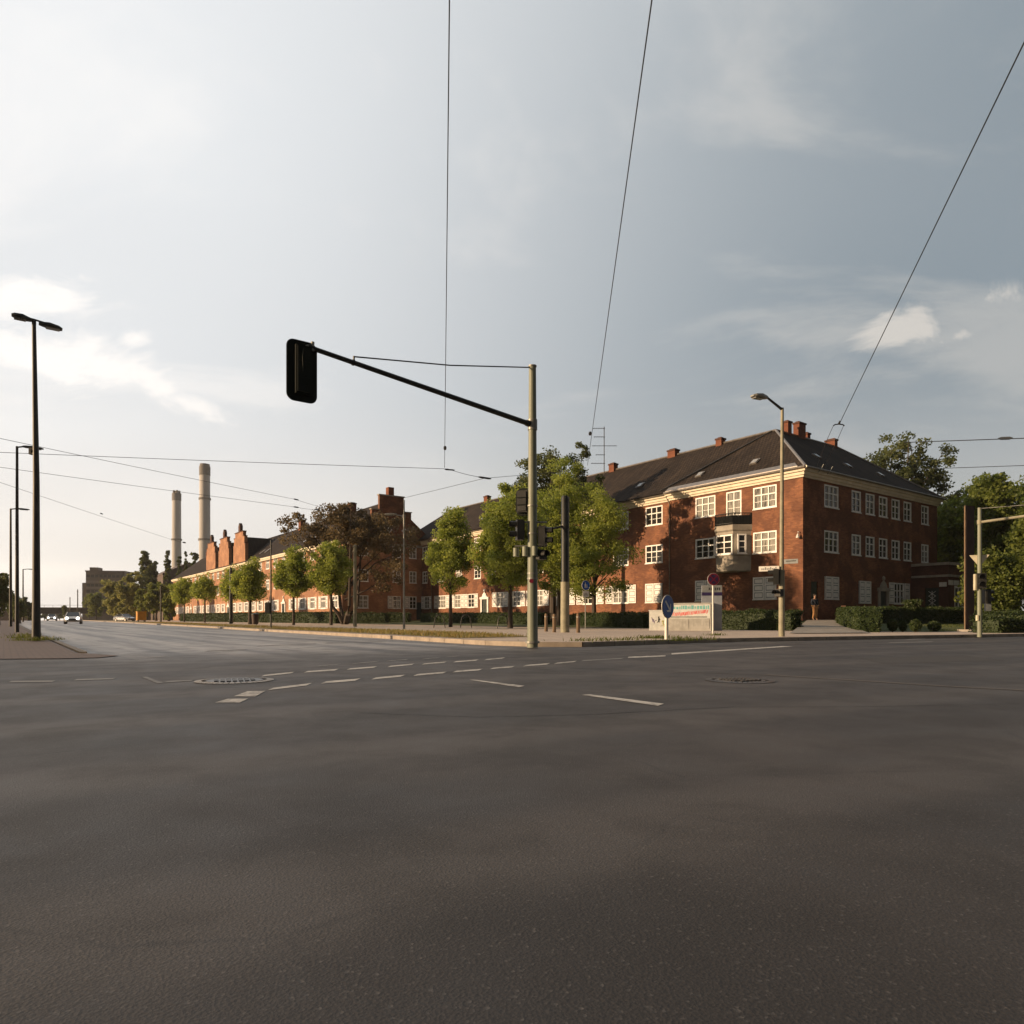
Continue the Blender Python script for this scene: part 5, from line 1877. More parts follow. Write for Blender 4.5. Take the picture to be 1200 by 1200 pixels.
def main_signal():
    x, y = W(624, 16.2)
    o = thing('traffic_signal_mast', (x, y, .115), 0, 'grey green signal mast with long arm carrying a black signal over the road', 'traffic light')
    top = zrel(430, 16.2) - .115
    p = pole_part(o, 'pole', top, .128, .085, 'green_pole', 18)
    m = MB()
    m.tube([(0, 0, top), (0, 0, top + .03)], .10, 14)
    m.tube([(0, 0, 0), (0, 0, .05)], .17, 14)
    za = zrel(498, 16.2) - .115
    m.tube([(0, 0, za - .12), (0, 0, za + .12)], .115, 14)
    for z in (1.5, 1.62, 2.55, 3.2):
        m.tube([(0, 0, z), (0, 0, z + .03)], .128, 14)
    m.build('clamp_band', 'galvanised', p, True)
    # arm towards the road (-n)
    L = 5.35
    ez = zrel(407, 13.05) - .115
    P = lambda f, dz=0: Vector((-NX * L * f, -NY * L * f, za + (ez - za) * f + dz))
    a = MB()
    a.tube([P(.015), P(.5), P(.97), P(1.0, .02)], [.06, .052, .045, .04], 10)
    a.tube([P(.035), P(.005)], [.072, .075], 10)
    f0 = .83
    a.tube([P(f0), P(f0 + .006)], .065, 8)
    a.tube([P(f0), P(f0, .13)], .02, 6)
    ar = a.build('arm', 'dark_metal', o, True)
    st = MB()
    A, B_ = P(f0, .12), Vector((-.03, -.02, top - .02))
    st.tube([A, A.lerp(B_, .5) + Vector((0, 0, -.06)), B_], .014, 6)
    st.build('stay_rod', 'dark_metal', o, True)
    # overhead signal: seen from behind, faces down the main road (+u)
    e = P(1.0)
    s_rot = ANG + math.pi            # local -y -> +u
    hd = signal_head(o, (e.x - NX * .12 , e.y - NY * .12, e.z - .93), s_rot, 3, (.56, 1.12), 'signal_plate', 1.0)
    b = MB()
    b.tube([P(.985, -.05), P(.985, .12)], .035, 8)
    b.tube([P(.99, .02), P(1.02, .02) + Vector((UX * .06, UY * .06, 0))], .03, 6)
    b.build('hanger', 'galvanised', ar)
    # heads on the mast
    z1 = zrel(598, 16.2) - .115
    h1 = signal_head(o, (-.22, .10, zrel(600, 16.2) - .115), math.radians(160), 2, (.34, .62), 'dark_metal', .85)
    signal_head(o, (-.30, -.02, zrel(633, 16.2) - .115), math.radians(-80), 2, None, 'dark_metal', .78)
    signal_head(o, (.24, .0, zrel(640, 16.2) - .115), math.radians(75), 2, None, 'dark_metal', .78)
    signal_head(o, (.20, -.08, zrel(656, 16.2) - .115), math.radians(35), 1, None, 'dark_metal', .75)
    bx = MB()
    zb = zrel(652, 16.2) - .115
    bx.tube([(-.38, .05, zb), (-.38, .05, zb + .2)], .075, 10)
    bx.tube([(-.17, -.06, zb), (-.17, -.06, zb + .22)], .075, 10)
    bx.tube([(.05, -.17, zb), (.05, -.17, zb + .22)], .07, 10)
    bx.build('push_button_box', 'green_pole', o, True)
    br = MB()
    for z in (zrel(612, 16.2), zrel(640, 16.2)):
        br.tube([(-.42, 0, z - .115), (.34, 0, z - .115)], .022, 6)
    br.build('bracket', 'galvanised', o)
    sk = MB()
    sk.disc((-.03, -.128, 2.0 - .55), (1, 0, 0), (0, 0, 1), .05, -.003, 12)
    sk.build('sticker', 'sign_red', o)


main_signal()


def catenary_pole():
    x, y = W(662, 30.7)
    o = thing('catenary_pole', (x, y, .12), 0, 'thick dark catenary pole with pale lower sleeve behind the signal mast', 'pole')
    h = zrel(581, 30.7) - .12
    m = MB()
    r = .17
    m.tube([(0, 0, -.1), (0, 0, h - .1), (0, 0, h)], [r, r * .96, r * .7], 18)
    m.build('shaft', 'black_steel', o, True)
    fl = MB()
    fl.box(r * .62, r * 1.12, -.06, .06, 0, h - .05)
    fl.build('side_rail', 'galvanised', o)
    s_ = MB()
    hs = zrel(682, 30.7) - .12
    s_.tube([(0, 0, -.05), (0, 0, hs)], [r * 1.18, r * 1.1], 18)
    s_.build('sleeve', 'pale_pole', o, True)
    b = MB()
    zb = zrel(617, 30.7) - .12
    b.tube([(-.1, -.1, zb), (-.8, -.55, zb - .22), (-1.2, -.8, zb - .3)], .05, 7)
    b.tube([(0, 0, zb - .08), (0, 0, zb + .08)], r * 1.12, 14)
    b.build('bracket_arm', 'dark_metal', o, True)


catenary_pole()


def steel_column():
    x, y = W(1136, 33)
    o = thing('steel_column', (x, y, .16), math.radians(21), 'rust brown broad steel column standing on the lawn by the side street', 'pole')
    h = zrel(594, 33) - .16
    m = MB()
    w = .30
    m.box(-w, w, -.03, .03, -.1, h)
    m.box(-w + .05, w - .05, -.045, -.0301, .3, h - .25)
    m.box(-w - .01, w + .01, -.035, .035, h + .001, h + .05)
    m.build('beam', 'rusty_steel', o)
    e = MB()
    e.box(-w - .02, -w - .002, -.03, .03, -.1, h)
    e.build('lit_edge', 'wood_post', o)  # paler strip added to paint the sunlit left edge of the column
    f = MB()
    f.box(-.35, .35, -.35, .35, -.15, .06)
    f.build('footing', 'path_concrete', o)


steel_column()


def side_signal():
    x, y = W(1148, 26)
    o = thing('traffic_signal_mast', (x, y, .12), 0, 'slim green signal pole on the right with yield sign and pale arm', 'traffic light')
    h = zrel(595, 26) - .12
    pole_part(o, 'pole', h, .085, .065, 'green_pole', 14)
    za = zrel(612, 26) - .12
    a = MB()
    L = 6.0
    E = Vector((-UX * L, -UY * L, za + .25))
    a.tube([(0, 0, za), E * .5 + Vector((0, 0, za * .5)), E], [.05, .045, .04], 8)
    a.tube([(0, 0, za - .08), (0, 0, za + .08)], .085, 12)
    a.build('arm', 'pale_pole', o, True)
    st = MB()
    st.tube([(0, 0, h - .03), E * .83 + Vector((0, 0, h * .17 + .05 - .25 * .83 + .2 * .83))], .012, 5)
    st.build('stay_rod', 'galvanised', o)
    # yield sign seen from behind: point down
    zs = zrel(650, 26) - .12
    t = MB()
    ca, sa = math.cos(math.radians(-28)), math.sin(math.radians(-28))
    tri = [(u * ca + .05, u * sa + .11, zz) for u, zz in ((-.31, zs), (.33, zs), (.01, zs - .46))]
    t.prism(tri, (.006, .011, 0))
    t.build('yield_sign', 'sign_back', o)
    z1 = zrel(690, 26) - .12
    signal_head(o, (-.05, -.18, z1), math.radians(-25), 2, None, 'dark_metal', .95)
    signal_head(o, (.28, .05, z1 - .55), math.radians(100), 2, None, 'dark_metal', .9)
    w = MB()
    w.box(-.20, -.13, -.06, .06, z1 - .05, z1 + .55)
    w.build('side_board', 'sign_back', o)
    b = MB()
    b.box(.20, .42, -.03, .05, zrel(716, 26) - .12, zrel(701, 26) - .12)
    b.build('control_box', 'sign_grey', o)
    c = MB()
    c.tube([(-.1, -.03, .52), (-.1, -.03, .72)], .06, 8)
    c.build('push_button_box', 'sign_back', o)


side_signal()


def luminaire(root, loc, rot, L=.75, w=.30, mat='dark_metal', name='lamp_head', tilt=0.0):
    """flat street-lamp head reaching along +x from loc"""
    m = MB()
    secs = [(0, .07, .05), (.12, .11, .07), (L * .45, w / 2, .085), (L * .85, w / 2 * .9, .06), (L, w / 2 * .55, .03)]
    rings = []
    for x, hw, hh in secs:
        z = x * tilt
        rings.append([(x, -hw, z), (x, -hw * .8, z + hh), (x, hw * .8, z + hh), (x, hw, z), (x, hw * .8, z - hh * .5), (x, -hw * .8, z - hh * .5)])
    for a, b in zip(rings, rings[1:]):
        for i in range(6):
            j = (i + 1) % 6
            m.poly([a[i], a[j], b[j], b[i]])
    m.poly(rings[0])
    m.poly(list(reversed(rings[-1])))
    hd = m.build(name, mat, root, loc=loc, rot=rot)
    g = MB()
    g.box(L * .3, L * .88, -w * .3, w * .3, L * .5 * tilt - .065, L * .5 * tilt - .044)
    g.build('lamp_glass', 'curtained_glass', hd)
    return hd


def double_lamp():
    x, y = W(42.5, 21.5)
    o = thing('street_lamp', (x, y, .05), 0, 'tall dark street lamp with two flat heads in the left foreground', 'street lamp')
    h = zrel(379, 21.5) - .05
    p = MB()
    p.tube([(0, 0, -.1), (0, 0, 1.2), (0, 0, h * .5), (-.07, 0, h)], [.125, .11, .09, .055], 16)
    pp = p.build('pole', 'dark_pole', o, True)
    b = MB()
    b.tube([(-.04, 0, 5.85), (-.13, -.02, 5.85)], .07, 8)
    b.box(-.20, -.08, -.06, .06, 5.75, 5.95)
    b.build('junction_box', 'dark_metal', pp)
    tip = Vector((-.07, 0, h))
    ar = MB()
    d = Vector((NX, NY, 0))
    ar.tube([tip - d * .4 + Vector((0, 0, .14)), tip + Vector((0, 0, .12)), tip + d * .5 + Vector((0, 0, .06))], .03, 8)
    ar.tube([tip - Vector((0, 0, .05)), tip + Vector((0, 0, .12))], .06, 10)
    ar.build('cross_arm', 'dark_metal', o)
    luminaire(o, tuple(tip - d * .05 + Vector((0, -.0, .07))), ANG + math.pi, .52, .34, tilt=.08)
    luminaire(o, tuple(tip + d * .12 + Vector((0, 0, .02))), ANG, .62, .34, tilt=-.06)
    # second, third lamps down the road
    def single(px, d_, toppy, arm, label, grp, rot=ANG, mat='dark_pole', base=.05, head=.7, r=.09):
        x, y = W(px, d_)
        z0 = base + rise(to_st(x, y)[1])
        q = thing('street_lamp', (x, y, z0), 0, label, 'street lamp', grp)
        h = zrel(toppy, d_) - z0
        pm_ = MB()
        dr = Vector((math.cos(rot), math.sin(rot), 0))
        pm_.tube([(0, 0, -.1), (0, 0, h * .5), (0, 0, h)], [r, r * .8, r * .6], 12)
        pm_.build('pole', mat, q, True)
        if arm > 0:
            aa = MB()
            aa.tube([(0, 0, h - .05), tuple(dr * arm + Vector((0, 0, h + arm * .06)))], r * .42, 8)
            aa.build('arm', mat, q, True)
        luminaire(q, tuple(dr * arm * .95 + Vector((0, 0, h + arm * .06))), rot, head, .28, 'dark_metal')
        return q
    LGp = 'single street lamps along the left pavement'
    single(20, 37.2, 523, .25, 'single headed lamp pole second in the left row', LGp, r=.10, head=.95)
    single(12.5, 59, 596, .35, 'single headed lamp pole third in the left row', LGp, r=.12, head=1.0)
    single(27, 118, 667, .5, 'small far lamp pole glimpsed between the nearer left poles', LGp, r=.14, head=1.2)
    return single


single_lamp = double_lamp()
single_lamp(473.5, 43, 586, .0, 'slender grey lamp post before the shaded end gable', None, rot=math.radians(180), mat='galvanised', base=.12, head=.1, r=.075)


def pole_arm_lamp():
    # bracket lamp on the slender post (own small thing hangs from the span wire side)
    x, y = W(473.5, 43)
    r = [ob for ob in bpy.data.objects if ob.get('label') == 'slender grey lamp post before the shaded end gable'][0]
    z = zrel(604, 43) - r.location.z
    m = MB()
    m.tube([(0, 0, z - .05), (-1.0, -.1, z + .1)], .03, 7)
    m.tube([(0, 0, z - .15), (0, 0, z + .05)], .09, 8)
    m.build('bracket', 'galvanised', r, True)
    luminaire(r, (-.45, -.05, z + .05), math.pi, .75, .26, 'galvanised')
    for ch in list(r.children):
        if ch.name.startswith('lamp_head') and abs(ch.location.x) < .1:
            for c2 in list(ch.children):
                bpy.data.objects.remove(c2)
            bpy.data.objects.remove(ch)


pole_arm_lamp()


def corner_lamp():
    x, y = W(916, 23.0)
    o = thing('street_lamp', (x, y, .12), 0, 'pale street lamp at the corner carrying street name signs and a signal', 'street lamp')
    h = zrel(478, 23) - .12
    p = MB()
    p.tube([(0, 0, -.1), (0, 0, 2.2), (0, 0, 2.21), (.02, 0, h)], [.10, .092, .07, .05], 14)
    p.build('pole', 'pale_pole', o, True)
    a = MB()
    ex, ey = (-.62, -.25)
    a.tube([(.02, 0, h - .06), (ex, ey, h + .30)], [.045, .035], 8)
    a.build('arm', 'dark_metal', o, True)
    luminaire(o, (ex + .05, ey + .02, h + .25), math.atan2(ey, ex), .62, .34, 'galvanised')
    # street name plates
    z1 = zrel(669, 23) - .12
    s_ = MB()
    d = Vector((-.90, .43, 0))
    n_ = Vector((.43, .90, 0))
    q = Vector((0, 0, 0))
    def plate(mb, d0, L0, L1, za, zb, off):
        A = d0 * L0 + Vector((0, 0, za)); B_ = d0 * L1 + Vector((0, 0, za))
        nn = Vector((-d0.y, d0.x, 0)) * .012
        mb.prism([A - nn, B_ - nn, B_ - nn + Vector((0, 0, zb - za)), A - nn + Vector((0, 0, zb - za))], nn * 2)
    plate(s_, d, .08, .72, z1, z1 + .17, 0)
    s_.m = 1
    for k in range(9):
        A = d * (.16 + k * .055)
        nn = Vector((-d.y, d.x, 0))
        nn = nn * (.014 if nn.y < 0 else -.014)
        hgt = .05 if k % 3 else .085
        B_ = A + d * .036
        s_.poly([A + nn + Vector((0, 0, z1 + .05)), B_ + nn + Vector((0, 0, z1 + .05)), B_ + nn + Vector((0, 0, z1 + .05 + hgt)), A + nn + Vector((0, 0, z1 + .05 + hgt))])
    s_.build('street_name_sign', ['sign_white', 'sign_grey'], o)
    s2 = MB()
    z2 = zrel(661, 23) - .12
    d2 = Vector((.80, -.60, 0))
    plate(s2, d2, .08, .52, z2, z2 + .15, 0)
    s2.m = 1
    A, B_ = d2 * .14 + Vector((0, 0, z2 + .07)), d2 * .46 + Vector((0, 0, z2 + .07))
    nn = Vector((d2.y, -d2.x, 0)) * .016
    s2.poly([A + nn, B_ + nn, B_ + nn + Vector((0, 0, .03)), A + nn + Vector((0, 0, .03))])
    s2.build('street_name_sign', ['sign_grey', 'dark_metal'], o)
    signal_head(o, (-.20, -.03, zrel(685, 23) - .12), math.radians(-110), 2, None, 'dark_metal', .85)
    signal_head(o, (-.13, -.10, zrel(699, 23) - .12), math.radians(-60), 1, None, 'dark_metal', .8)
    b = MB()
    b.tube([(-.05, -.03, zrel(700, 23) - .12), (-.05, -.03, zrel(664, 23) - .12)], .035, 8)
    b.build('bracket', 'dark_metal', o)


corner_lamp()


def plain_pole(px, d, top, r, mat, label, box=None, z0=None, name='pole', grp=None):
    x, y = W(px, d)
    z0 = (.12 + rise(to_st(x, y)[1])) if z0 is None else z0
    o = thing(name, (x, y, z0), 0, label, 'pole', grp)
    h = zrel(top, d) - z0
    pole_part(o, 'shaft', h, r, r * .8, mat, 12)
    m = MB()
    m.tube([(0, 0, h), (0, 0, h + r * .8)], [r * .85, r * .2], 10)
    m.tube([(0, 0, h * .93), (0, 0, h * .945)], r * 1.15, 10)
    m.build('cap', mat, o, True)
    if box:
        b = MB()
        b.box(-r - .3, -r + .02, -.15, .15, box, box + .7)
        b.build('switch_box', 'dark_metal', o)
    return o


plain_pole(416, 55, 640, .15, 'pale_pole', 'pale tapered catenary pole left of the slender lamp post', name='catenary_pole')
plain_pole(317.5, 46, 633, .055, 'dark_pole', 'thin dark pole with small box in front of the small trees', 1.0)
plain_pole(270.5, 78, 666, .17, 'dark_metal', 'short thick dark pole before the brick row', name='catenary_pole')
plain_pole(188.5, 105, 687, .13, 'dark_pole', 'thin grey pole standing in the shade of the far trees', z0=.3)
plain_pole(91, 175, 691, .14, 'dark_pole', 'far dark catenary pole right of the oncoming car', z0=.4, name='catenary_pole')
plain_pole(82, 210, 700, .14, 'dark_pole', 'farthest catenary pole seen against the railway bridge', z0=.4, name='catenary_pole')


def sign_round(px, d, cy_px, r, label, kind, base, post_r, post_mat, face_rot, name='traffic_sign'):
    x, y = W(px, d)
    o = thing(name, (x, y, base), 0, label, 'traffic sign')
    zc = zrel(cy_px, d) - base
    m = MB()
    top = zc + (r * .8 if kind != 'keep' else r * .2)
    m.tube([(0, 0, -.1), (0, 0, top)], post_r, 10)
    m.build('post', post_mat, o, True)
    fx = Vector((math.cos(face_rot), math.sin(face_rot), 0))      # along the face, to the viewer's right
    nz = Vector((fx.y, -fx.x, 0))                                 # out of the face towards the viewer
    up = Vector((0, 0, 1))
    c = nz * (post_r + .012) + Vector((0, 0, zc))
    f = MB()
    f.m = 0
    f.disc(c - nz * .01, fx, up, r, .012, 32)
    P = lambda a, b, e=.016: c + fx * a * r + up * b * r + nz * e
    def ringpts(rr, e):
        return [P(rr * math.cos(2 * math.pi * k / 32), rr * math.sin(2 * math.pi * k / 32), e) for k in range(32)]
    if kind == 'keep':
        f.m = 1
        f.poly(ringpts(.94, .004 + .012))
        f.m = 0
        # white arrow to lower right
        e = .020
        a = math.radians(-45)
        ca, sa = math.cos(a), math.sin(a)
        def T(u, v):
            return P(u * ca - v * sa, u * sa + v * ca, e)
        f.poly([T(-.68, -.10), T(.30, -.10), T(.30, .10), T(-.68, .10)])
        f.poly([T(.62, .0), T(.18, .44), T(.02, .44), T(.34, .0)])
        f.poly([T(.62, .0), T(.34, .0), T(.02, -.44), T(.18, -.44)])
        f.build('sign_face', ['sign_white', 'sign_blue'], o)
    elif kind == 'nostop':
        f.m = 1
        f.poly(ringpts(.96, .014))
        f.m = 2
        f.poly(ringpts(.74, .017))
        f.m = 1
        e = .020
        for a in (math.radians(45), math.radians(-45)):
            ca, sa = math.cos(a), math.sin(a)
            e += .002
            f.poly([P(u * ca - v * sa, u * sa + v * ca, e) for u, v in ((-.78, -.09), (.78, -.09), (.78, .09), (-.78, .09))])
        f.build('sign_face', ['sign_white', 'sign_red', 'sign_dark_blue'], o)
    elif kind == 'walk':
        f.m = 1
        f.poly(ringpts(.94, .014))
        f.m = 0
        e = .018
        # walking adult and child pictograms
        f.poly([P(-.30, -.55, e), (P(-.16, -.55, e)), P(-.02, -.05, e), P(-.02, .3, e), P(-.30, .3, e), P(-.34, -.05, e)])
        f.poly([P(-.26, .36, e), P(-.08, .36, e), P(-.06, .56, e), P(-.28, .56, e)])
        f.poly([P(.14, -.55, e), P(.32, -.55, e), P(.34, .0, e), P(.12, .0, e)])
        f.poly([P(.16, .05, e), P(.30, .05, e), P(.30, .2, e), P(.16, .2, e)])
        f.build('sign_face', ['sign_white', 'sign_blue'], o)
        s2 = MB()
        q = c + Vector((0, 0, -r - .22))
        s2.prism([q + fx * -.22 + up * -.18, q + fx * .22 + up * -.18, q + fx * .22 + up * .18, q + fx * -.22 + up * .18], nz * .012)
        s2.m = 1
        for dx in (-.09, .09):
            cc = q + fx * dx + up * -.05 + nz * .016
            for k in range(12):
                a0, a1 = 2 * math.pi * k / 12, 2 * math.pi * (k + 1) / 12
                pp = lambda a, rr: cc + (fx * math.cos(a) + up * math.sin(a)) * rr
                s2.poly([pp(a0, .07), pp(a1, .07), pp(a1, .05), pp(a0, .05)])
        cc = q + nz * .016
        s2.poly([cc + fx * -.09 + up * -.06, cc + fx * -.07 + up * -.06, cc + fx * .03 + up * .08, cc + fx * .01 + up * .08])
        s2.poly([cc + fx * .09 + up * -.06, cc + fx * .07 + up * -.06, cc + fx * -.01 + up * .08, cc + fx * .01 + up * .08])
        s2.build('lower_plate', ['sign_white', 'dark_metal'], o)
    if kind == 'keep':
        b = MB()
        b.tube([(0, 0, -.05), (0, 0, zc - r * .4)], [.055, .05], 10)
        b.build('post_sleeve', 'sign_white', o, True)
    return o


sign_round(781, 19.5, 711, .335, 'round blue sign with white arrow to the lower right on a short white post', 'keep', .12, .03, 'galvanised', math.radians(48))
sign_round(835.5, 25.0, 679, .225, 'round dark red and blue no stopping sign on a thin white post', 'nostop', .12, .032, 'sign_white', math.radians(5))
sign_round(686, 42, 686, .30, 'small round blue pedestrian sign with white plate below', 'walk', .12, .03, 'galvanised', math.radians(30))


def stele():
    x, y = W(834, 35.5)
    o = thing('information_stele', (x, y, .12), math.radians(-8), 'upright grey blue information board with dark band behind the no stopping sign', 'information board')
    h = zrel(686, 35.5) - .12
    m = MB()
    m.box(-.5, .5, -.08, .08, 0, h)
    m.build('board', 'stele_grey', o)
    b = MB()
    b.box(-.505, .505, -.10, -.081, h - .52, h - .36)
    b.build('dark_band', 'sign_dark_blue', o)
    t = MB()
    t.box(-.5, .5, -.095, -.081, h - .34, h - .01)
    t.m = 1
    for k in range(6):
        t.box(-.16 + k * .1, -.10 + k * .1, -.099, -.0955, h - .24 - .02 * (k % 2), h - .12)
    t.build('heading', ['sign_grey', 'dark_metal'], o)
    p = MB()
    p.tube([(-.65, 0, -.1), (-.65, 0, h * .55)], .04, 8)
    p.build('side_post', 'galvanised', o)


stele()


def poster_cabinet():
    x, y = W(813, 35.6)
    o = thing('switch_cabinet', (x - .1, y, .12), math.radians(-24), 'long grey utility cabinet pasted with a teal and red banner', 'utility cabinet')
    h = zrel(708, 35.6) - .12
    m = MB()
    m.box(-1.15, 1.0, -.25, .25, 0, h)
    m.box(-1.19, 1.04, -.29, .29, h + .001, h + .06)
    m.build('body', 'cabinet_grey', o)
    d = MB()
    for a, b in ((-1.1, -.12), (-.06, .92)):
        d.box(a, b, -.268, -.251, .12, h * .42)
        for k in range(5):
            d.box(a + .12 + k * .16, a + .2 + k * .16, -.274, -.2685, .2, h * .38)
    d.build('door', 'cabinet_grey', o)
    p = MB()
    p.box(-1.15, .95, -.262, -.2505, h * .46, h - .02)
    p.m = 1
    # blurred lettering of the banner: a teal line and a slanting red script line
    R = random.Random(5)
    xx = -1.05
    while xx < .85:
        w = R.uniform(.05, .13)
        z0 = h - .26 + R.uniform(-.01, .01)
        p.box(xx, min(xx + w, .9), -.266, -.2625, z0, z0 + R.choice((.13, .17, .19)))
        xx += w + R.uniform(.02, .05)
    p.m = 2
    xx = -.95
    k = 0
    while xx < .75:
        w = R.uniform(.05, .11)
        z0 = h - .62 + k * .008
        A = Vector((xx, -.2625, z0 + R.uniform(-.03, .02)))
        p.prism([A, A + Vector((w, 0, .02)), A + Vector((w + .05, 0, .2)), A + Vector((.05, 0, .17))], (0, -.004, 0))
        xx += w + R.uniform(0, .03)
        k += 1
    p.m = 3
    p.box(-1.1, .8, -.266, -.2625, h * .50, h * .53)
    p.build('banner', ['poster_white', 'poster_teal', 'poster_red', 'dark_metal'], o)


poster_cabinet()


def small_cabinet():
    x, y = W(772, 36.4)
    o = thing('switch_cabinet', (x, y, .12), math.radians(-20), 'small white utility cabinet with coloured scribbles behind the blue arrow sign', 'utility cabinet')
    h = zrel(716, 36.4) - .12
    m = MB()
    m.box(-.47, .47, -.2, .2, 0, h)
    m.box(-.5, .5, -.23, .23, h + .001, h + .05)
    m.build('body', 'poster_white', o)
    g = MB()
    R = random.Random(3)
    for mi, (cx, cz) in enumerate(((-.22, .55), (.0, .6), (.22, .35))):
        g.m = mi
        p = Vector((cx, -.206, cz))
        pts = [p]
        for k in range(7):
            p = Vector((cx + R.uniform(-.13, .13), -.206, cz + R.uniform(-.2, .2)))
            pts.append(p)
        g.tube(pts, .014, 4)
    g.build('scribbles', ['graffiti_violet', 'dark_metal', 'graffiti_yellow'], o)


small_cabinet()


def bollard(px, d, top, label):
    x, y = W(px, d)
    o = thing('wooden_post', (x, y, .12), .3, label, 'post', 'wooden posts around the catenary pole')
    h = zrel(top, d) - .12
    m = MB()
    m.tube([(0, 0, -.1), (0, 0, h - .06), (0, 0, h)], [.085, .08, .05], 10)
    m.build('stake', 'wood_post', o, True)
    b = MB()
    b.tube([(0, 0, h * .8), (0, 0, h * .84)], .09, 10)
    b.build('metal_band', 'galvanised', o)


bollard(640, 33, 719, 'wooden post nearest the signal mast')
bollard(649.5, 31, 719.5, 'wooden post just left of the pale pole sleeve')
bollard(677.5, 30, 719, 'wooden post right of the dark catenary pole')


def bike_stand(px, d, label, rot):
    x, y = W(px, d)
    o = thing('bicycle_stand', (x, y, .12), rot, label, 'bicycle stand', 'steel hoops for bicycles beside the young tree')
    m = MB()
    pts = [(-.42, 0, -.05), (-.30, 0, .75)]
    for k in range(7):
        a = math.pi - math.pi * k / 6
        pts.append((.22 * math.cos(a), 0, .80 + .12 * math.sin(a)))
    pts += [(.30, 0, .75), (.42, 0, -.05)]
    m.tube(pts, .035, 8)
    m.build('hoop', 'dark_pole', o, True)
    b = MB()
    b.tube([(-.36, 0, .35), (.36, 0, .35)], .022, 6)
    b.build('cross_bar', 'dark_pole', o)


bike_stand(515, 50, 'steel bicycle hoop left of the slim young tree', .2)
bike_stand(546, 50, 'steel bicycle hoop right of the slim young tree', .2)
bike_stand(589, 47, 'steel bicycle hoop below the dense yellow green tree', .5)


# rubbish bin on the verge
def bin_():
    x, y = W(299, 62)
    o = thing('litter_bin', (x, y, .2), 0, 'small dark litter bin beside the thick tree trunk', 'litter bin')
    m = MB()
    m.tube([(0, 0, .1), (0, 0, .95)], [.26, .32], 14)
    m.build('drum', 'rusty_steel', o, True)
    l = MB()
    l.tube([(0, 0, .951), (0, 0, 1.02), (0, 0, 1.1)], [.34, .34, .12], 14)
    l.build('lid', 'dark_metal', o, True)
    p = MB()
    p.tube([(0, .3, -.1), (0, .3, 1.0)], .04, 6)
    p.build('post', 'dark_metal', o)


bin_()


# ------------------------------------------------------------------ overhead wires
def wire(label, pts, r, clamps=(), sag=0.0, name='overhead_wire'):
    P = [Vector(p) for p in pts]
    o = thing(name, tuple(P[0]), 0, label, 'wire')
    m = MB()
    out = [P[0]]
    for a, b in zip(P, P[1:]):
        for k in range(1, 9):
            f = k / 8
            q = a.lerp(b, f)
            q.z -= sag * 4 * f * (1 - f)
            out.append(q)
    m.tube([q - P[0] for q in out], r, 5)
    m.build('cable', 'dark_metal', o, True)
    for c, L, rr in clamps:
        i = min(range(len(out)), key=lambda k: (out[k] - Vector(c)).length)
        d = (out[min(i + 1, len(out) - 1)] - out[max(i - 1, 0)]).normalized()
        b = MB()
        p = Vector(c) - P[0]
        b.tube([p - d * L / 2, p - d * L * .3, p + d * L * .3, p + d * L / 2], [rr * .4, rr, rr, rr * .4], 8)
        b.build('insulator', 'dark_metal', o, True)
    return o


def PT(px, py, d):
    x, y = W(px, d)
    return (x, y, zrel(py, d))


RW = .012
wire('overhead wire from the left edge to the junction clamp left of the signal mast', [PT(-160, 523, 30), PT(525, 549.5, 34), PT(568, 560, 35)], RW,
     [(PT(527, 550.5, 34), .5, .035), (PT(568, 560, 35), .75, .05)], .05)
wire('overhead wire from the slender lamp post through the clamp towards the trees', [PT(473.5, 583.5, 43), PT(568, 560.5, 35), PT(668, 552, 55)], RW)
wire('upright looking wire meeting the junction clamp from high above the road', [PT(521, 548, 34), PT(527.5, -70, 10)], RW, [(PT(521.5, 525, 28), .35, .06)])
wire('steep wire with drop insulator beside the roof antenna', [PT(688.5, 545, 50), PT(775, -80, 12)], RW * 1.3, [(PT(691.5, 508, 37), .45, .08)])
wire('slanting wire above the hipped roof ending in a bow hanger', [PT(983.5, 497, 35), PT(1263, -80, 12)], RW * 1.3)
wire('long descending wire highest at the left edge of the sky', [PT(-60, 501, 23.4), PT(345, 585, 42), PT(398, 600, 47)], RW * .8, [(PT(347, 585.3, 42), .5, .04)], .03)
wire('middle descending wire ending at a hook above the copper tree', [PT(-60, 539, 28), PT(345, 594, 42), PT(368, 597, 44), PT(385, 598.5, 45)], RW * .8, [(PT(347, 594.3, 42), .4, .04), (PT(372, 597.4, 44), .5, .04)], .03)
wire('lowest faint wire running down towards the smokestacks', [PT(-60, 545, 29), PT(200, 632, 58), PT(217, 636, 62)], RW * .8, [(PT(119, 602, 45), .4, .04), (PT(216, 635.8, 62), .9, .06)], .02)
wire('upper thick wire leaving the right edge beyond the airy tree', [PT(1060, 518.5, 84), PT(1330, 509, 60)], .05, [(PT(1178, 513.6, 72), 1.6, .16)])
wire('lower thin wire leaving the right edge beyond the airy tree', [PT(1070, 550, 84), PT(1330, 541, 60)], .035)
wire('left leg wire from the bow hanger to the eave hook', [PT(976.5, 499, 35), PT(968, 518, 38), PT(957, 548, 48.6)], RW)
wire('right leg wire from the bow hanger to the eave hook', [PT(988.5, 499, 35), PT(982, 514, 37), PT(965, 549, 48.9)], RW)


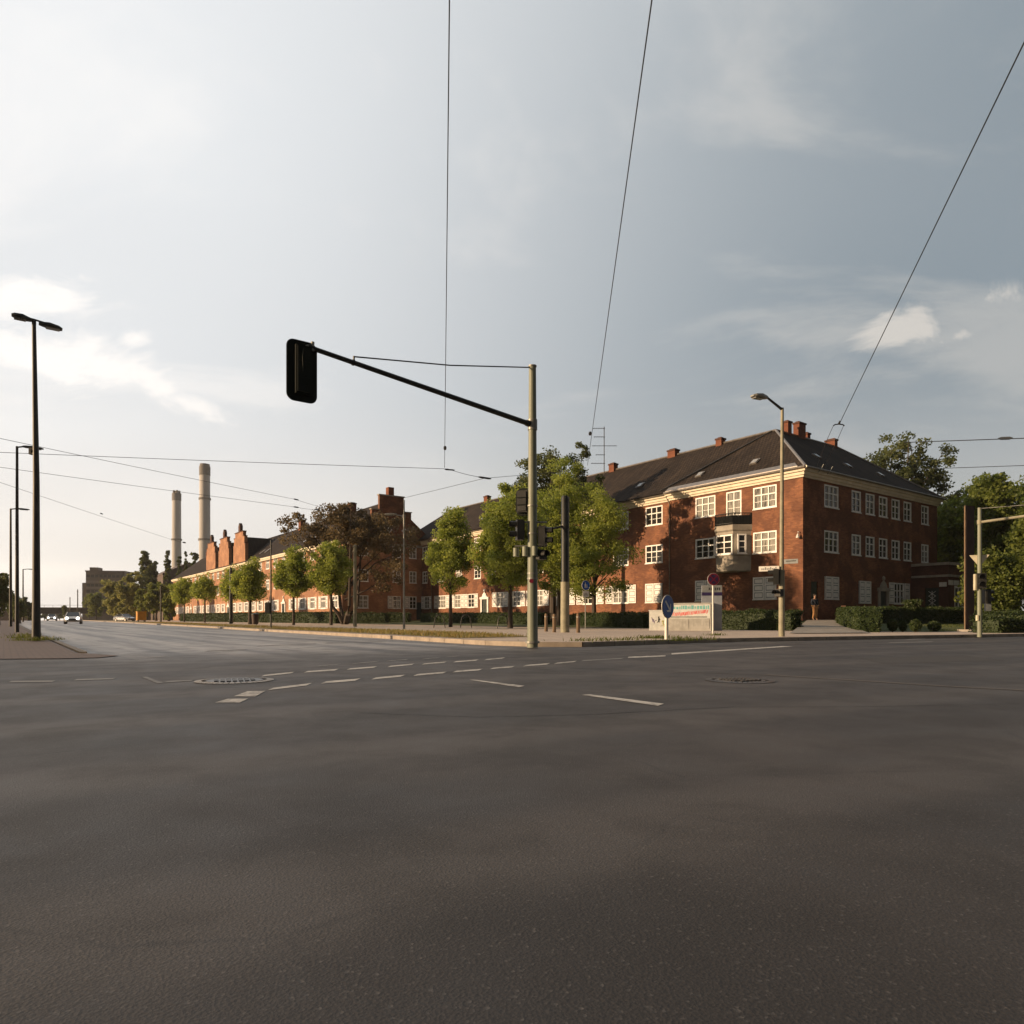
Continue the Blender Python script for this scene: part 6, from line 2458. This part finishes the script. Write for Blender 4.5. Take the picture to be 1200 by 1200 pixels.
def bow_hanger():
    x, y, z = PT(983, 498, 35)
    o = thing('wire_hanger', (x, y, z), 0, 'small bow shaped hanger holding two leg wires before the roof ridge', 'wire hanger')
    m = MB()
    m.tube([(-.28, 0, -.05), (-.2, 0, .02), (0, 0, .04), (.2, 0, .02), (.28, 0, -.05)], .03, 6)
    m.build('bow', 'dark_metal', o)
    b = MB()
    b.tube([(0, 0, .03), (.04, -.05, .2)], [.07, .03], 6)
    b.build('clamp', 'dark_metal', o)


bow_hanger()


def antenna():
    x, y = W(708, 73)
    zb = 15.9
    o = thing('roof_antenna', (x, y, zb), 0, 'tall thin television antenna with crossbars on the long roof', 'antenna')
    h = zrel(500, 73) - zb
    m = MB()
    m.tube([(0, 0, -.4), (0, 0, h)], .045, 6)
    m.build('mast', 'dark_pole', o)
    for py, a, b in ((502, -1.2, .1), (512, -1.1, .1), (522.5, -1.3, 1.35), (533, -.9, .1), (543, -1.4, .1)):
        e = MB()
        z = zrel(py, 73) - zb
        e.tube([(a, 0, z), (b, 0, z)], .03, 5)
        for k in range(5):
            xx = a + (b - a) * (k + .5) / 5
            e.tube([(xx, -.35, z), (xx, .35, z)], .012, 4)
        e.build('crossbar', 'dark_pole', o)


antenna()


# ------------------------------------------------------------------ vehicles
def car(px, d, paint, label, rot, lit, L=4.3, Wd=1.78, H=1.45, z0=None):
    x, y = W(px, d)
    z0 = rise(to_st(x, y)[1]) if z0 is None else z0
    o = thing('parked_car' if not lit else 'oncoming_car', (x, y, z0), rot, label, 'car', None)
    hw = Wd / 2
    # body along -y (front at y = -L/2)
    st = [(-L / 2, .70, .38, .62), (-L / 2 + .15, .86, .28, .74), (-L / 2 + .9, 1.0, .24, .88), (-L * .1, 1.0, .24, .95), (L * .25, 1.0, .24, .97), (L / 2 - .25, .95, .28, .95), (L / 2, .84, .40, .80)]
    m = MB()
    rings = []
    for yy, f, zb, zt in st:
        w = hw * f
        rings.append([(-w * .92, yy, zb), (-w, yy, zb + .12), (-w, yy, zt - .18), (-w * .90, yy, zt), (w * .90, yy, zt), (w, yy, zt - .18), (w, yy, zb + .12), (w * .92, yy, zb)])
    for a, b in zip(rings, rings[1:]):
        for i in range(8):
            j = (i + 1) % 8
            m.poly([a[i], a[j], b[j], b[i]])
    m.poly(rings[0])
    m.poly(list(reversed(rings[-1])))
    # roof panel
    m.poly([(-hw * .66, -L * .02, H), (hw * .66, -L * .02, H), (hw * .68, L * .22, H - .03), (-hw * .68, L * .22, H - .03)])
    for s_ in (-1, 1):
        m.tube([(s_ * hw * .86, -L * .20, .93), (s_ * hw * .67, -L * .02, H - .02)], .045, 5)
        m.tube([(s_ * hw * .67, L * .22, H - .04), (s_ * hw * .84, L * .40, .96)], .05, 5)
        m.box(s_ * hw * 1.02, s_ * hw * 1.13, -L * .17, -L * .13, .93, 1.05)
    body = m.build('body', paint, o, True)
    g = MB()
    a = [(-hw * .86, -L * .20, .92), (hw * .86, -L * .20, .92), (hw * .66, -L * .02, H - .015), (-hw * .66, -L * .02, H - .015)]
    b = [(-hw * .84, L * .40, .94), (hw * .84, L * .40, .94), (hw * .68, L * .22, H - .045), (-hw * .68, L * .22, H - .045)]
    g.poly(a)
    g.poly(b)
    g.poly([a[0], a[3], b[3], b[0]])
    g.poly([a[1], a[2], b[2], b[1]])
    g.build('window', 'car_glass', o)
    for s_ in (-1, 1):
        for yy in (-L * .31, L * .29):
            w = MB()
            w.tube([(s_ * (hw - .20), yy, .32), (s_ * (hw + .005), yy, .32)], .32, 16)
            wo = w.build('wheel', 'tyre_rubber', o, True)
            r = MB()
            r.tube([(s_ * (hw + .006), yy, .32), (s_ * (hw + .014), yy, .32)], .2, 12)
            r.build('rim', 'galvanised', wo)
        h = MB()
        h.tube([(s_ * hw * .62, -L / 2 - .03, .66), (s_ * hw * .62, -L / 2 + .12, .68)], [.13, .16], 10)
        h.build('headlight', 'headlight_lit' if lit else 'curtained_glass', o)
    gr = MB()
    gr.box(-hw * .42, hw * .42, -L / 2 - .02, -L / 2 + .05, .40, .60)
    gr.build('grille', 'dark_metal', o)
    return o


toward = math.radians(0)
dirang = math.atan2(UY, UX) + math.pi / 2          # front (-y) turned to face back along the road
car(86, 84, 'car_white', 'nearer white oncoming car with lit headlights in the middle lane', ANG - .12, True)
car(61, 150, 'car_white', 'farther white oncoming car behind and left of the other', ANG - .1, True)
car(146, 128, 'car_silver', 'small silver car parked under the far roadside trees', ANG + .5, False)


def container():
    x, y = W(165.5, 112)
    o = thing('skip_container', (x, y, .45), ANG, 'bright orange box container at the foot of the far trees', 'container')
    m = MB()
    m.box(-.65, .65, -.7, .7, .2, 1.55)
    for k in range(4):
        m.box(-.6 + k * .36, -.52 + k * .36, -.75, -.701, .3, 1.45)
    m.box(-.7, .7, -.77, .76, 1.551, 1.65)
    m.build('box', 'orange_paint', o)
    f = MB()
    f.box(-.55, -.4, -.6, .6, 0, .199)
    f.box(.4, .55, -.6, .6, 0, .199)
    f.build('skids', 'dark_metal', o)


container()


# ------------------------------------------------------------------ person at the corner door
def skin_figure(name, joints, edges, rad, mat, parent, sub=1):
    me = bpy.data.meshes.new(name)
    me.from_pydata(joints, edges, [])
    o = bpy.data.objects.new(name, me)
    COL.objects.link(o)
    o.parent = parent
    me.materials.append(MATS[mat])
    md = o.modifiers.new('skin', 'SKIN')
    md.use_smooth_shade = True
    sv = me.skin_vertices[0] if me.skin_vertices else None
    if sv is None:
        bpy.context.view_layer.objects.active = o
        me.update()
    lay = me.skin_vertices[0].data
    for i, r in enumerate(rad):
        lay[i].radius = (r, r)
        lay[i].use_root = (i == 0)
    sb = o.modifiers.new('sub', 'SUBSURF')
    sb.levels = sb.render_levels = sub
    return o


def ensure_skin(o):
    pass


def person():
    x, y = W(955, 47.2)
    o = thing('person', (x, y, .67), math.radians(15), 'person in dark jacket and tan trousers standing at the corner door', 'person')
    J = [(0, 0, .95), (0, .01, 1.15), (0, .02, 1.38), (0, .01, 1.50), (0, -.01, 1.58), (0, -.01, 1.68), (0, -.005, 1.75),
         (.10, 0, .90), (.11, -.01, .50), (.11, .03, .09), (.12, -.12, .04),
         (-.10, 0, .90), (-.13, -.08, .50), (-.12, .06, .09), (-.13, -.09, .04),
         (.19, .02, 1.40), (.25, .03, 1.12), (.24, -.07, .88), (.235, -.10, .79),
         (-.19, .02, 1.40), (-.27, .01, 1.14), (-.20, -.16, .98), (-.16, -.22, .93)]
    E = [(0, 1), (1, 2), (2, 3), (3, 4), (4, 5), (5, 6), (0, 7), (7, 8), (8, 9), (9, 10), (0, 11), (11, 12), (12, 13), (13, 14),
         (2, 15), (15, 16), (16, 17), (17, 18), (2, 19), (19, 20), (20, 21), (21, 22)]
    R = [.13, .125, .12, .055, .085, .10, .07, .085, .06, .042, .035, .085, .06, .042, .035, .055, .042, .034, .032, .055, .042, .034, .032]
    skin_figure('body', J, E, R, 'skin', o)
    idx = [0, 1, 2, 15, 16, 17, 19, 20, 21]
    mp = {k: i for i, k in enumerate(idx)}
    Ej = [(mp[a], mp[b]) for a, b in E if a in mp and b in mp]
    skin_figure('jacket', [J[k] for k in idx], Ej, [R[k] + .028 for k in idx], 'navy_cloth', o)
    idx = [0, 7, 8, 9, 11, 12, 13]
    mp = {k: i for i, k in enumerate(idx)}
    Ej = [(mp[a], mp[b]) for a, b in E if a in mp and b in mp]
    skin_figure('trousers', [J[k] for k in idx], Ej, [R[k] + .025 for k in idx], 'tan_cloth', o)
    h = MB()
    rings = []
    for k in range(6):
        a = k / 5 * math.pi * .55
        rings.append((0, .012, 1.66 + .125 * math.cos(a)))
    h.tube([(0, .01, 1.62), (0, .012, 1.68), (0, .012, 1.74), (0, .01, 1.785)], [.105, .118, .10, .03], 12)
    h.build('hair', 'hair_brown', o, True, loc=(0, .018, .012))


try:
    person()
except Exception as ex:
    print('person failed', ex)

# remove datablocks that were only templates
for o in list(bpy.data.objects):
    if not o.users_collection:
        bpy.data.objects.remove(o)
print('objects', len(bpy.data.objects), 'faces', sum(len(o.data.polygons) for o in bpy.data.objects if o.type == 'MESH'))
